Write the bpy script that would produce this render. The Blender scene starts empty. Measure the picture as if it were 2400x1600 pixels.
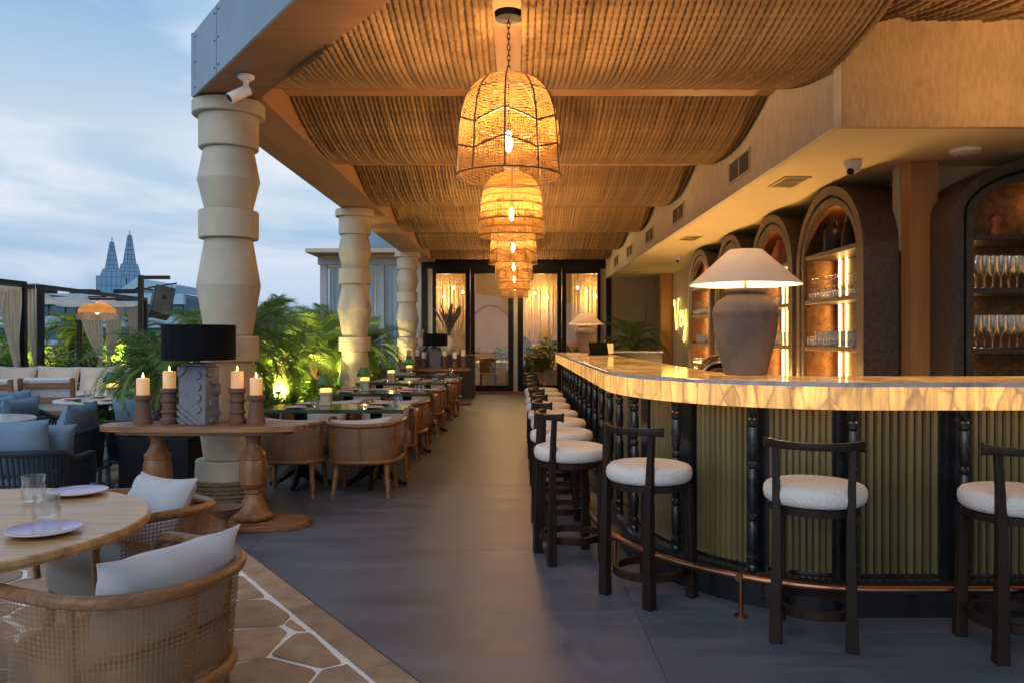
import bpy, bmesh, math, random
from mathutils import Vector, Matrix
R = math.radians
PI = math.pi
random.seed(11)
sc = bpy.context.scene
col = sc.collection

# ---------------------------------------------------------------- camera
cd = bpy.data.cameras.new("camera")
cd.sensor_width = 36
cd.lens = 28.0
cd.shift_x = -9 / 2400
cd.shift_y = -7 / 2400
cd.clip_start = 0.05
cd.clip_end = 4000
cam = bpy.data.objects.new("camera", cd)
cam.location = (0, 0, 1.4)
cam.rotation_euler = (R(90), 0, 0)
col.objects.link(cam)
sc.camera = cam

# ---------------------------------------------------------------- sky
SUN_EL, SUN_ROT = R(4), R(215)
world = bpy.data.worlds.new("World")
sc.world = world
world.use_nodes = True
wn, wl = world.node_tree.nodes, world.node_tree.links
bg = wn["Background"]
sky = wn.new("ShaderNodeTexSky")
sky.sky_type = 'NISHITA'
sky.sun_disc = False
sky.sun_elevation = SUN_EL
sky.sun_rotation = SUN_ROT
sky.air_density = 1.0
sky.dust_density = 0.6
sky.ozone_density = 2.0
tc = wn.new("ShaderNodeTexCoord")
def wnode(t, **kw):
    n = wn.new(t)
    for k, v in kw.items():
        setattr(n, k, v)
    return n
mp = wnode("ShaderNodeMapping"); mp.inputs['Scale'].default_value = (1.0, 1.0, 4.5)
mp.inputs['Location'].default_value = (0.35, 0.1, 0.2)
wl.new(tc.outputs['Generated'], mp.inputs[0])
n1 = wnode("ShaderNodeTexNoise"); n1.inputs['Scale'].default_value = 2.9; n1.inputs['Detail'].default_value = 8; n1.inputs['Roughness'].default_value = 0.52; n1.inputs['Distortion'].default_value = 0.5
wl.new(mp.outputs[0], n1.inputs['Vector'])
cr = wnode("ShaderNodeValToRGB")
cr.color_ramp.elements[0].position = 0.41; cr.color_ramp.elements[0].color = (0, 0, 0, 1)
cr.color_ramp.elements[1].position = 0.62; cr.color_ramp.elements[1].color = (1, 1, 1, 1)
wl.new(n1.outputs['Fac'], cr.inputs[0])
# clouds are a pale veil, tinted warmer near the horizon
sep = wnode("ShaderNodeSeparateXYZ"); wl.new(tc.outputs['Generated'], sep.inputs[0])
el = wnode("ShaderNodeValToRGB")
e = el.color_ramp.elements
e[0].position = 0.0; e[0].color = (0.20, 0.36, 0.57, 1)
e[1].position = 1.0; e[1].color = (0.22, 0.37, 0.58, 1)
x = e.new(0.07); x.color = (0.20, 0.36, 0.58, 1)
x = e.new(0.14); x.color = (0.36, 0.51, 0.67, 1)
x = e.new(0.24); x.color = (0.46, 0.57, 0.69, 1)
x = e.new(0.36); x.color = (0.25, 0.42, 0.63, 1)
x = e.new(0.60); x.color = (0.24, 0.41, 0.62, 1)
wl.new(sep.outputs['Z'], el.inputs[0])
cl = wnode("ShaderNodeValToRGB")
e = cl.color_ramp.elements
e[0].position = 0.0; e[0].color = (0.34, 0.48, 0.66, 1)
e[1].position = 0.6; e[1].color = (0.42, 0.54, 0.70, 1)
x = e.new(0.16); x.color = (0.73, 0.73, 0.76, 1)
x = e.new(0.32); x.color = (0.52, 0.62, 0.74, 1)
wl.new(sep.outputs['Z'], cl.inputs[0])
skm = wnode("ShaderNodeMix", data_type='RGBA', blend_type='MULTIPLY'); skm.inputs[0].default_value = 1.0
wl.new(sky.outputs[0], skm.inputs[6]); skm.inputs[7].default_value = (0.1, 0.1, 0.1, 1)
m0 = wnode("ShaderNodeMix", data_type='RGBA'); m0.inputs[0].default_value = 0.9
wl.new(skm.outputs[2], m0.inputs[6]); wl.new(el.outputs[0], m0.inputs[7])
m1 = wnode("ShaderNodeMix", data_type='RGBA')
cf = wnode("ShaderNodeMath", operation='MULTIPLY'); cf.inputs[1].default_value = 0.85
wl.new(cr.outputs[0], cf.inputs[0]); wl.new(cf.outputs[0], m1.inputs[0])
wl.new(m0.outputs[2], m1.inputs[6]); wl.new(cl.outputs[0], m1.inputs[7])
wl.new(m1.outputs[2], bg.inputs[0])
bg.inputs[1].default_value = 0.95

# the last light of the day: weak and very soft
sl = bpy.data.lights.new("sun", 'SUN'); sl.energy = 0.85; sl.angle = R(60); sl.color = (0.88, 0.94, 1.0)
so = bpy.data.objects.new("sun", sl); col.objects.link(so)
so.rotation_euler = (R(58), 0, R(-28))

sc.view_settings.view_transform = 'Standard'
sc.view_settings.look = 'None'
sc.view_settings.exposure = 0.45
sc.view_settings.gamma = 1.0
sc.view_settings.use_curve_mapping = False
cy = sc.cycles
cy.use_denoising = True
cy.max_bounces = 8; cy.diffuse_bounces = 4; cy.glossy_bounces = 4; cy.transmission_bounces = 6
cy.transparent_max_bounces = 20
cy.caustics_reflective = False; cy.caustics_refractive = False
cy.sample_clamp_indirect = 4.0

# ---------------------------------------------------------------- materials
def mat(name, c, rough=0.5, metal=0.0, var=0.15, scale=6.0, stretch=(1, 1, 1), c2=None, bump=0.0, bscale=80.0,
        bstretch=None, rnd=0.0, spec=0.5, emit=None, es=0.0, detail=5, translucent=0.0, coat=0.0, rvar=0.0):
    m = bpy.data.materials.new(name); m.use_nodes = True
    n, l = m.node_tree.nodes, m.node_tree.links
    b = n["Principled BSDF"]
    b.inputs['Roughness'].default_value = rough
    b.inputs['Metallic'].default_value = metal
    b.inputs['Specular IOR Level'].default_value = spec
    b.inputs['Coat Weight'].default_value = coat
    t = n.new("ShaderNodeTexCoord"); mpn = n.new("ShaderNodeMapping"); mpn.inputs['Scale'].default_value = stretch
    l.new(t.outputs['Object'], mpn.inputs[0])
    no = n.new("ShaderNodeTexNoise"); no.inputs['Scale'].default_value = scale; no.inputs['Detail'].default_value = detail
    no.inputs['Roughness'].default_value = 0.6
    l.new(mpn.outputs[0], no.inputs['Vector'])
    r = n.new("ShaderNodeValToRGB")
    r.color_ramp.elements[0].position = 0.3; r.color_ramp.elements[1].position = 0.7
    if c2 is None:
        a = [max(0, x * (1 - var)) for x in c]; d = [x * (1 + var) for x in c]
    else:
        a, d = c, c2
    r.color_ramp.elements[0].color = (*a, 1); r.color_ramp.elements[1].color = (*d, 1)
    l.new(no.outputs['Fac'], r.inputs[0])
    out = r.outputs[0]
    if rnd > 0:
        oi = n.new("ShaderNodeObjectInfo")
        ma = n.new("ShaderNodeMapRange"); ma.inputs['To Min'].default_value = 1 - rnd; ma.inputs['To Max'].default_value = 1 + rnd
        l.new(oi.outputs['Random'], ma.inputs['Value'])
        hs = n.new("ShaderNodeHueSaturation"); l.new(ma.outputs[0], hs.inputs['Value']); l.new(out, hs.inputs['Color'])
        out = hs.outputs[0]
    l.new(out, b.inputs['Base Color'])
    if rvar > 0:
        mr = n.new("ShaderNodeMapRange"); mr.inputs['To Min'].default_value = max(0.02, rough - rvar); mr.inputs['To Max'].default_value = rough + rvar
        l.new(no.outputs['Fac'], mr.inputs['Value']); l.new(mr.outputs[0], b.inputs['Roughness'])
    if bump > 0:
        m2 = n.new("ShaderNodeMapping"); m2.inputs['Scale'].default_value = bstretch or (1, 1, 1)
        l.new(t.outputs['Object'], m2.inputs[0])
        nb = n.new("ShaderNodeTexNoise"); nb.inputs['Scale'].default_value = bscale; nb.inputs['Detail'].default_value = 3
        l.new(m2.outputs[0], nb.inputs['Vector'])
        bp = n.new("ShaderNodeBump"); bp.inputs['Strength'].default_value = bump; bp.inputs['Distance'].default_value = 0.01
        l.new(nb.outputs['Fac'], bp.inputs['Height']); l.new(bp.outputs[0], b.inputs['Normal'])
    if emit is not None:
        b.inputs['Emission Color'].default_value = (*emit, 1); b.inputs['Emission Strength'].default_value = es
    if translucent > 0:
        tr = n.new("ShaderNodeBsdfTranslucent"); l.new(out, tr.inputs[0])
        mx = n.new("ShaderNodeMixShader"); mx.inputs[0].default_value = translucent
        l.new(b.outputs[0], mx.inputs[1]); l.new(tr.outputs[0], mx.inputs[2])
        l.new(mx.outputs[0], n["Material Output"].inputs[0])
    return m

def wood(name, c, c2, axis=0, rough=0.42, scale=9.0, bump=0.15, rnd=0.1):
    st = [5.0, 5.0, 5.0]; st[axis] = 0.35
    return mat(name, c, rough, c2=c2, scale=scale * 0.5, stretch=st, detail=8, bump=bump, bscale=scale * 2, bstretch=st, rnd=rnd, rvar=0.08)

def glow(name, c, s):
    m = bpy.data.materials.new(name); m.use_nodes = True
    n, l = m.node_tree.nodes, m.node_tree.links
    n.remove(n["Principled BSDF"])
    em = n.new("ShaderNodeEmission"); em.inputs[0].default_value = (*c, 1); em.inputs[1].default_value = s
    l.new(em.outputs[0], n["Material Output"].inputs[0])
    return m

def thin_glass(name, tint=(0.95, 0.97, 0.97), rough=0.02, lo=0.06, hi=0.65):
    m = bpy.data.materials.new(name); m.use_nodes = True
    n, l = m.node_tree.nodes, m.node_tree.links
    n.remove(n["Principled BSDF"])
    tr = n.new("ShaderNodeBsdfTransparent"); tr.inputs[0].default_value = (*tint, 1)
    gl = n.new("ShaderNodeBsdfGlossy"); gl.inputs['Roughness'].default_value = rough
    lw = n.new("ShaderNodeLayerWeight"); lw.inputs[0].default_value = 0.22
    mr = n.new("ShaderNodeMapRange"); mr.inputs['To Min'].default_value = lo; mr.inputs['To Max'].default_value = hi
    l.new(lw.outputs['Facing'], mr.inputs['Value'])
    mx = n.new("ShaderNodeMixShader")
    l.new(mr.outputs[0], mx.inputs[0]); l.new(tr.outputs[0], mx.inputs[1]); l.new(gl.outputs[0], mx.inputs[2])
    l.new(mx.outputs[0], n["Material Output"].inputs[0])
    return m

def onyx(name, strength, vein, uscale, base=(1.0, 0.52, 0.13), glossy=0.12):
    """backlit onyx: light boxes behind the stone show as soft patches, veins stay dark"""
    m = bpy.data.materials.new(name); m.use_nodes = True
    n, l = m.node_tree.nodes, m.node_tree.links
    b = n["Principled BSDF"]; b.inputs['Roughness'].default_value = glossy
    uv = n.new("ShaderNodeTexCoord")
    mp1 = n.new("ShaderNodeMapping"); mp1.inputs['Scale'].default_value = uscale
    l.new(uv.outputs['UV'], mp1.inputs[0])
    nz = n.new("ShaderNodeTexNoise"); nz.inputs['Scale'].default_value = 2.2; nz.inputs['Detail'].default_value = 6
    l.new(mp1.outputs[0], nz.inputs['Vector'])
    ad = n.new("ShaderNodeMix"); ad.data_type = 'VECTOR'; ad.inputs[0].default_value = 0.16
    l.new(mp1.outputs[0], ad.inputs[4]); l.new(nz.outputs['Color'], ad.inputs[5])
    vo = n.new("ShaderNodeTexVoronoi"); vo.feature = 'DISTANCE_TO_EDGE'; vo.inputs['Scale'].default_value = 3.2
    l.new(ad.outputs[1], vo.inputs['Vector'])
    r1 = n.new("ShaderNodeValToRGB")
    r1.color_ramp.elements[0].position = 0.0; r1.color_ramp.elements[0].color = (*vein, 1)
    r1.color_ramp.elements[1].position = 0.075; r1.color_ramp.elements[1].color = (*base, 1)
    l.new(vo.outputs['Distance'], r1.inputs[0])
    vc = n.new("ShaderNodeTexVoronoi"); vc.inputs['Scale'].default_value = 3.2
    l.new(ad.outputs[1], vc.inputs['Vector'])
    sc_ = n.new("ShaderNodeSeparateColor"); l.new(vc.outputs['Color'], sc_.inputs[0])
    cmr = n.new("ShaderNodeMapRange"); cmr.inputs['To Min'].default_value = 0.52; cmr.inputs['To Max'].default_value = 1.12; l.new(sc_.outputs[0], cmr.inputs['Value'])
    mp2 = n.new("ShaderNodeMapping"); mp2.inputs['Scale'].default_value = (2.2, 0.5, 1); l.new(mp1.outputs[0], mp2.inputs[0])
    n2 = n.new("ShaderNodeTexNoise"); n2.inputs['Scale'].default_value = 2.2; n2.inputs['Detail'].default_value = 7; n2.inputs['Roughness'].default_value = 0.65
    l.new(mp2.outputs[0], n2.inputs['Vector'])
    r2 = n.new("ShaderNodeValToRGB")
    r2.color_ramp.elements[0].position = 0.32; r2.color_ramp.elements[0].color = (0.27, 0.17, 0.10, 1)
    r2.color_ramp.elements[1].position = 0.62; r2.color_ramp.elements[1].color = (1.15, 1.1, 1.0, 1)
    l.new(n2.outputs['Fac'], r2.inputs[0])
    mu = n.new("ShaderNodeMix"); mu.data_type = 'RGBA'; mu.blend_type = 'MULTIPLY'; mu.inputs[0].default_value = 1
    l.new(r1.outputs[0], mu.inputs[6]); l.new(r2.outputs[0], mu.inputs[7])
    b.inputs['Base Color'].default_value = (0.35, 0.24, 0.13, 1)
    m3 = n.new("ShaderNodeMath"); m3.operation = 'MULTIPLY'; m3.inputs[1].default_value = strength
    l.new(cmr.outputs[0], m3.inputs[0]); l.new(m3.outputs[0], b.inputs['Emission Strength'])
    l.new(mu.outputs[2], b.inputs['Emission Color'])
    return m

M = {}
M['tile'] = mat('floor_tile_stone', (0.082, 0.095, 0.126), 0.44, var=0.26, scale=2.4, stretch=(0.45, 1.9, 1), rnd=0.04, spec=0.38, bump=0.03, bscale=14, rvar=0.13, detail=9)
M['grout'] = mat('dark_grout', (0.045, 0.055, 0.075), 0.8)
M['stone'] = mat('flagstone', (0.29, 0.200, 0.132), 0.8, var=0.3, scale=7, rnd=0.14, bump=0.25, bscale=70, detail=9)
M['pale_grout'] = mat('pale_mortar', (0.74, 0.74, 0.72), 0.8, var=0.1, scale=12, bump=0.2)
M['rope'] = mat('jute_rope', (0.205, 0.122, 0.052), 0.9, var=0.24, scale=3.0, rnd=0.16, bump=0.35, bscale=260)
M['rope_dark'] = mat('base_rope', (0.15, 0.105, 0.06), 0.9, var=0.25, scale=30, rnd=0.1, bump=0.5, bscale=300)
M['beam'] = wood('beam_timber', (0.30, 0.135, 0.05), (0.42, 0.20, 0.08), 0)
M['beam_y'] = wood('beam_timber_long', (0.26, 0.14, 0.075), (0.36, 0.20, 0.11), 1, rough=0.6, scale=4)
M['beam_dark'] = wood('front_beam_timber', (0.13, 0.068, 0.036), (0.21, 0.115, 0.062), 0, rough=0.55, scale=5)
M['ceil'] = wood('ceiling_board', (0.16, 0.08, 0.035), (0.24, 0.12, 0.05), 1)
M['fascia'] = mat('fascia_sheet', (0.17, 0.235, 0.31), 0.42, metal=0.15, var=0.22, scale=2.0, rvar=0.12, detail=8)
M['column'] = mat('column_plaster', (0.45, 0.395, 0.305), 0.72, var=0.13, scale=4, detail=9, bump=0.16, bscale=55)
M['soffit'] = mat('soffit_plaster', (0.64, 0.57, 0.45), 0.85, var=0.12, scale=14, stretch=(1, 1, 0.35), bump=0.55, bscale=60, bstretch=(1.4, 1.4, 0.3))
M['soffit_rope'] = mat('soffit_rope_render', (0.50, 0.36, 0.20), 0.9, var=0.14, scale=40, stretch=(1, 1, 0.3), detail=6, bump=1.0, bscale=44, bstretch=(1, 1, 0.28))
M['cream'] = mat('cream_paint', (0.76, 0.62, 0.39), 0.75, var=0.05, scale=1.5, bump=0.05)
M['wall'] = mat('wall_plaster', (0.46, 0.38, 0.28), 0.8, var=0.08, scale=3, bump=0.1)
M['taupe'] = mat('taupe_panel', (0.26, 0.21, 0.165), 0.55, var=0.06)
M['pillar'] = wood('pillar_veneer', (0.33, 0.15, 0.05), (0.46, 0.22, 0.08), 2, rough=0.38, scale=5)
M['black'] = mat('black_metal', (0.006, 0.007, 0.010), 0.45, var=0.2, spec=0.2)
M['black_wood'] = mat('black_lacquer', (0.010, 0.010, 0.012), 0.25, var=0.2, coat=0.3)
M['rib'] = mat('ribbed_glaze', (0.140, 0.113, 0.042), 0.32, var=0.3, scale=5, stretch=(1, 1, 0.25), rnd=0.2, coat=0.25)
M['copper'] = mat('copper_tube', (0.34, 0.16, 0.09), 0.30, metal=1.0, var=0.15)
M['stool_wood'] = wood('dark_stool_wood', (0.013, 0.008, 0.006), (0.030, 0.018, 0.012), 2, rough=0.42, rnd=0.05)
M['boucle'] = mat('boucle', (0.76, 0.70, 0.64), 0.95, var=0.1, scale=120, bump=1.0, bscale=170)
M['clay'] = mat('aged_clay', (0.075, 0.065, 0.060), 0.85, c2=(0.27, 0.185, 0.12), scale=2.6, bump=0.12, bscale=50)
M['shade'] = mat('linen_shade', (0.80, 0.72, 0.62), 0.9, var=0.04, scale=60, translucent=0.45, bump=0.1, bscale=400)
M['niche'] = mat('speckled_niche', (0.060, 0.040, 0.028), 0.42, var=0.5, scale=26, detail=9, bump=0.15, bscale=90)
M['niche_in'] = mat('bronzed_niche', (0.20, 0.095, 0.035), 0.36, metal=0.55, var=0.45, scale=16, detail=9)
M['led'] = glow('led_strip_light', (1.0, 0.58, 0.20), 13.0)
M['ledge'] = glow('added_ledge_glow', (1.0, 0.55, 0.18), 120.0)  # for the hidden strips added on the back bar
M['under'] = glow('added_under_counter_glow', (1.0, 0.58, 0.18), 4.5)  # for the hidden strip added beneath the counter edge
M['bulb'] = glow('filament_glow', (1.0, 0.62, 0.22), 26.0)
M['small_bulb'] = glow('small_filament_glow', (1.0, 0.66, 0.28), 14.0)
M['flame'] = glow('candle_flame', (1.0, 0.62, 0.2), 9.0)
M['neon'] = glow('neon_tube_glow', (1.0, 0.62, 0.10), 5.0)
M['weave'] = mat('pendant_string', (0.19, 0.10, 0.031), 0.9, var=0.2, scale=9, translucent=0.45)
M['wire'] = mat('pendant_wire', (0.07, 0.04, 0.02), 0.6)
M['cane'] = mat('rattan_cane', (0.23, 0.112, 0.042), 0.55, var=0.25, scale=7, rnd=0.1, detail=8)
M['teak'] = wood('chair_teak', (0.11, 0.042, 0.014), (0.28, 0.13, 0.05), 0, rough=0.36, scale=16)
M['oak'] = wood('oak_veneer', (0.25, 0.115, 0.038), (0.50, 0.29, 0.12), 0, rough=0.30, scale=10, bump=0.04)
M['console'] = wood('console_timber', (0.125, 0.048, 0.018), (0.33, 0.165, 0.075), 0, rough=0.33, scale=9)
M['console_leg'] = wood('console_turned_timber', (0.12, 0.046, 0.017), (0.30, 0.14, 0.058), 2, rough=0.36, scale=9)
M['fabric'] = mat('pale_pillow_linen', (0.43, 0.41, 0.42), 0.95, var=0.08, scale=5, bump=0.55, bscale=13, bstretch=(1, 1, .45))
M['seat_fabric'] = mat('seat_taupe_fabric', (0.30, 0.255, 0.225), 0.95, var=0.06, bump=0.15, bscale=300)
M['blue'] = mat('blue_cushion', (0.150, 0.225, 0.315), 0.95, var=0.14, scale=5, rnd=0.08, bump=0.35, bscale=10)
M['navy'] = mat('navy_cord', (0.016, 0.023, 0.035), 0.8, var=0.2, bump=0.3, bscale=200)
M['blue_metal'] = mat('powder_blue_metal', (0.13, 0.22, 0.29), 0.4, var=0.08)
M['marble_green'] = mat('green_marble', (0.018, 0.036, 0.030), 0.10, c2=(0.06, 0.085, 0.07), scale=7, detail=10)
M['marble'] = mat('pale_marble', (0.66, 0.64, 0.60), 0.15, c2=(0.45, 0.43, 0.41), scale=5, detail=10)
M['plate'] = mat('pink_glaze', (0.46, 0.33, 0.36), 0.18, var=0.12, scale=16)
M['plate_lilac'] = mat('lilac_glaze', (0.34, 0.255, 0.40), 0.16, var=0.15, scale=14)
M['rimclay'] = mat('unglazed_rim', (0.50, 0.40, 0.33), 0.6)
M['glass'] = thin_glass('drinking_glass', (0.97, 0.98, 0.98), 0.02, 0.05, 0.8)
M['pane'] = thin_glass('window_pane', (0.90, 0.92, 0.90), 0.01, 0.07, 0.55)
M['terracotta'] = mat('brown_terracotta', (0.14, 0.068, 0.046), 0.75, var=0.12, bump=0.08, bscale=90)
M['red_clay'] = mat('red_clay', (0.34, 0.085, 0.04), 0.55, var=0.12)
M['wax'] = mat('candle_wax', (0.80, 0.60, 0.36), 0.45, var=0.03, emit=(1.0, 0.50, 0.13), es=0.22, translucent=0.3)
M['wax_unlit'] = mat('ivory_wax', (0.74, 0.66, 0.52), 0.5, var=0.03)
M['slate'] = mat('carved_grey_stone', (0.165, 0.165, 0.19), 0.9, var=0.15, scale=20, bump=0.5, bscale=90)
M['black_cloth'] = mat('black_shade_cloth', (0.0045, 0.005, 0.0075), 0.9, var=0.3, scale=40, stretch=(1, 1, 0.05), spec=0.15)
M['curtain'] = mat('cabana_linen', (0.80, 0.75, 0.67), 0.9, var=0.06, translucent=0.5, bump=0.1, bscale=200)
M['sheer'] = mat('sheer_drape', (0.55, 0.70, 0.84), 0.9, var=0.05, translucent=0.3)
M['frond'] = mat('palm_green', (0.070, 0.145, 0.020), 0.5, c2=(0.15, 0.24, 0.04), scale=3, rnd=0.25, translucent=0.3)
M['leaf'] = mat('shrub_green', (0.05, 0.13, 0.02), 0.45, c2=(0.15, 0.27, 0.05), scale=3, rnd=0.25, translucent=0.3)
M['trunk'] = mat('palm_trunk', (0.08, 0.048, 0.03), 0.9, var=0.5, scale=24, bump=0.8, bscale=40)
M['soil'] = mat('planter_soil', (0.03, 0.022, 0.016), 0.95, var=0.4, scale=30)
M['planter'] = mat('grey_planter', (0.34, 0.32, 0.30), 0.8, var=0.1)
M['sofa'] = mat('beige_upholstery', (0.47, 0.39, 0.335), 0.95, var=0.07, bump=0.2, bscale=12)
M['white_cord'] = mat('white_cord', (0.58, 0.58, 0.60), 0.85, var=0.12, scale=60, stretch=(1, 1, 0.1))
M['white'] = mat('white_plastic', (0.72, 0.69, 0.66), 0.4, var=0.04)
M['white_frame'] = mat('pale_frame', (0.36, 0.37, 0.39), 0.55, var=0.06)
M['chrome'] = mat('chrome', (0.75, 0.70, 0.62), 0.08, metal=1.0, var=0.05)
M['brass'] = mat('brass', (0.60, 0.38, 0.14), 0.25, metal=1.0, var=0.1)
M['green_glass'] = mat('green_lamp_shade', (0.02, 0.075, 0.035), 0.25, var=0.2, scale=30, translucent=0.35)
M['lamp_stone'] = mat('table_lamp_stone', (0.52, 0.47, 0.33), 0.7, var=0.06)
M['lamp_top'] = mat('table_lamp_lit_top', (0.8, 0.66, 0.25), 0.7, var=0.04, emit=(1.0, 0.72, 0.16), es=0.75)
M['dry'] = mat('dried_plume', (0.15, 0.125, 0.105), 0.9, var=0.3)
M['macrame'] = mat('macrame_string', (0.72, 0.54, 0.32), 0.9, var=0.15, translucent=0.3)
M['room'] = mat('dining_room_wall', (0.52, 0.40, 0.28), 0.85, var=0.06)
M['cloth'] = mat('white_cloth', (0.62, 0.56, 0.50), 0.9, var=0.05)
M['tower'] = mat('tower_glass', (0.15, 0.28, 0.42), 0.45, metal=0.0, var=0.15, rnd=0.18)
M['office_band'] = mat('pale_cladding', (0.30, 0.43, 0.53), 0.5, var=0.08)
M['office_glass'] = mat('office_glazing', (0.03, 0.10, 0.14), 0.5, var=0.3, rnd=0.3)
M['ground'] = mat('distant_ground', (0.10, 0.12, 0.12), 0.9, var=0.3, scale=0.02)
M['screen'] = glow('till_screen', (1.0, 0.62, 0.14), 0.7)
M['pendant_hot'] = mat('cabana_shade', (0.60, 0.34, 0.12), 0.8, var=0.1, translucent=0.4, emit=(1, 0.45, 0.1), es=0.15)
M['fringe'] = mat('pale_fringe', (0.60, 0.56, 0.54), 0.9, var=0.1, translucent=0.4)
onyx_front = onyx('backlit_onyx_front', 1.02, (0.55, 0.24, 0.07), (3.4, 1.7, 1))
onyx_top = onyx('backlit_onyx_top', 0.55, (0.55, 0.30, 0.12), (0.55, 1.3, 1), base=(0.9, 0.42, 0.10), glossy=0.06)
M['onyx_edge'] = mat('onyx_cut_edge', (0.42, 0.37, 0.36), 0.2, var=0.35, scale=9)

for k_, s_ in (('stool_wood', .18), ('teak', .35), ('console', .35), ('console_leg', .35)):
    M[k_].node_tree.nodes['Principled BSDF'].inputs['Specular IOR Level'].default_value = s_

# ---------------------------------------------------------------- mesh helpers
class MB:
    def __init__(s):
        s.v = []; s.f = []; s.uv = []
    def add(s, vs, fs, uvs=None):
        o = len(s.v)
        s.v += [tuple(p) for p in vs]
        s.f += [tuple(i + o for i in q) for q in fs]
        s.uv += (uvs if uvs else [None] * len(vs))
        return s
    def box(s, x0, x1, y0, y1, z0, z1):
        vs = [(x0, y0, z0), (x1, y0, z0), (x1, y1, z0), (x0, y1, z0), (x0, y0, z1), (x1, y0, z1), (x1, y1, z1), (x0, y1, z1)]
        return s.add(vs, [(0, 3, 2, 1), (4, 5, 6, 7), (0, 1, 5, 4), (1, 2, 6, 5), (2, 3, 7, 6), (3, 0, 4, 7)])
    def mbox(s, m, sx, sy, sz):
        vs = [m @ Vector((a * sx / 2, b * sy / 2, c * sz / 2)) for c in (-1, 1) for a, b in ((-1, -1), (1, -1), (1, 1), (-1, 1))]
        return s.add(vs, [(0, 3, 2, 1), (4, 5, 6, 7), (0, 1, 5, 4), (1, 2, 6, 5), (2, 3, 7, 6), (3, 0, 4, 7)])
    def lathe(s, prof, seg=24, c=(0, 0, 0), cap=True):
        vs = []; fs = []
        n = len(prof)
        for r, z in prof:
            for k in range(seg):
                a = 2 * PI * k / seg
                vs.append((c[0] + r * math.cos(a), c[1] + r * math.sin(a), c[2] + z))
        for i in range(n - 1):
            for k in range(seg):
                k2 = (k + 1) % seg
                fs.append((i * seg + k, i * seg + k2, (i + 1) * seg + k2, (i + 1) * seg + k))
        if cap:
            if prof[0][0] > 1e-4: fs.append(tuple(range(seg - 1, -1, -1)))
            if prof[-1][0] > 1e-4: fs.append(tuple((n - 1) * seg + k for k in range(seg)))
        return s.add(vs, fs)
    def tube(s, pts, r, sides=8, closed=False, cap=True, flat=1.0, knob=None):
        pts = [Vector(p) for p in pts]; n = len(pts)
        vs = []; fs = []; up = None
        for i, p in enumerate(pts):
            if closed: t = pts[(i + 1) % n] - pts[i - 1]
            else: t = pts[min(i + 1, n - 1)] - pts[max(i - 1, 0)]
            if t.length < 1e-9: t = Vector((0, 0, 1))
            t.normalize()
            if up is None:
                up = Vector((0, 0, 1)) if abs(t.z) < 0.9 else Vector((1, 0, 0))
            a = up - t * up.dot(t)
            if a.length < 1e-5: a = t.orthogonal()
            a.normalize(); b = t.cross(a); up = a
            rr = r[i] if isinstance(r, (list, tuple)) else r
            for k in range(sides):
                th = 2 * PI * k / sides
                q = rr * (1 + knob[0] * math.sin(knob[1] * i + 2 * th)) if knob else rr
                vs.append(p + a * (math.cos(th) * q * flat) + b * (math.sin(th) * q))
        m = n if closed else n - 1
        for i in range(m):
            j = (i + 1) % n
            for k in range(sides):
                k2 = (k + 1) % sides
                fs.append((i * sides + k, i * sides + k2, j * sides + k2, j * sides + k))
        if cap and not closed:
            fs.append(tuple(range(sides - 1, -1, -1))); fs.append(tuple((n - 1) * sides + k for k in range(sides)))
        return s.add(vs, fs)
    def prism(s, poly, z0, z1, top=None):
        """top: inset polygon for the bevelled upper face"""
        n = len(poly); vs = [(x, y, z0) for x, y in poly]
        if top:
            zb = z1 - 0.004
            vs += [(x, y, zb) for x, y in poly] + [(x, y, z1) for x, y in top]; L = 3
        else:
            vs += [(x, y, z1) for x, y in poly]; L = 2
        fs = [tuple(range(n - 1, -1, -1)), tuple((L - 1) * n + k for k in range(n))]
        for i in range(L - 1):
            for k in range(n):
                k2 = (k + 1) % n
                fs.append((i * n + k, i * n + k2, (i + 1) * n + k2, (i + 1) * n + k))
        return s.add(vs, fs)
    def sweep(s, prof, pts, closed_prof=True, uv=False, cap=True):
        """prof: list of (offset to the right of travel, z); pts: list of ((x,y),(nx,ny)) path with right-hand normals"""
        n = len(prof); vs = []; fs = []; uvs = []
        d = 0.0; last = None
        for (p, nr) in pts:
            if last is not None: d += math.hypot(p[0] - last[0], p[1] - last[1])
            last = p
            h = 0.0; q0 = None
            for (o, z) in prof:
                if q0: h += math.hypot(o - q0[0], z - q0[1])
                q0 = (o, z)
                vs.append((p[0] + nr[0] * o, p[1] + nr[1] * o, z)); uvs.append((d, h))
        m = n if closed_prof else n - 1
        for i in range(len(pts) - 1):
            for k in range(m):
                k2 = (k + 1) % n
                fs.append((i * n + k, (i + 1) * n + k, (i + 1) * n + k2, i * n + k2))
        if cap and closed_prof:
            fs.append(tuple(range(n))); fs.append(tuple((len(pts) - 1) * n + k for k in range(n - 1, -1, -1)))
        return s.add(vs, fs, uvs if uv else None)
    def mesh(s, name, bevel=0.0, smooth=40, seg=1):
        me = bpy.data.meshes.new(name)
        me.from_pydata(s.v, [], s.f)
        if any(u is not None for u in s.uv):
            lay = me.uv_layers.new(name="UVMap")
            for lp in me.loops:
                u = s.uv[lp.vertex_index]
                lay.data[lp.index].uv = u if u else (0, 0)
        if bevel > 0:
            bm = bmesh.new(); bm.from_mesh(me)
            bmesh.ops.remove_doubles(bm, verts=bm.verts, dist=1e-5)
            ed = [e for e in bm.edges if len(e.link_faces) == 2 and e.calc_face_angle(0) > 0.5]
            bmesh.ops.bevel(bm, geom=ed, offset=bevel, segments=seg, affect='EDGES', profile=0.6)
            bm.to_mesh(me); bm.free()
        if smooth:
            me.shade_smooth()
            me.set_sharp_from_angle(angle=R(smooth))
        me.update()
        return me
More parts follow.
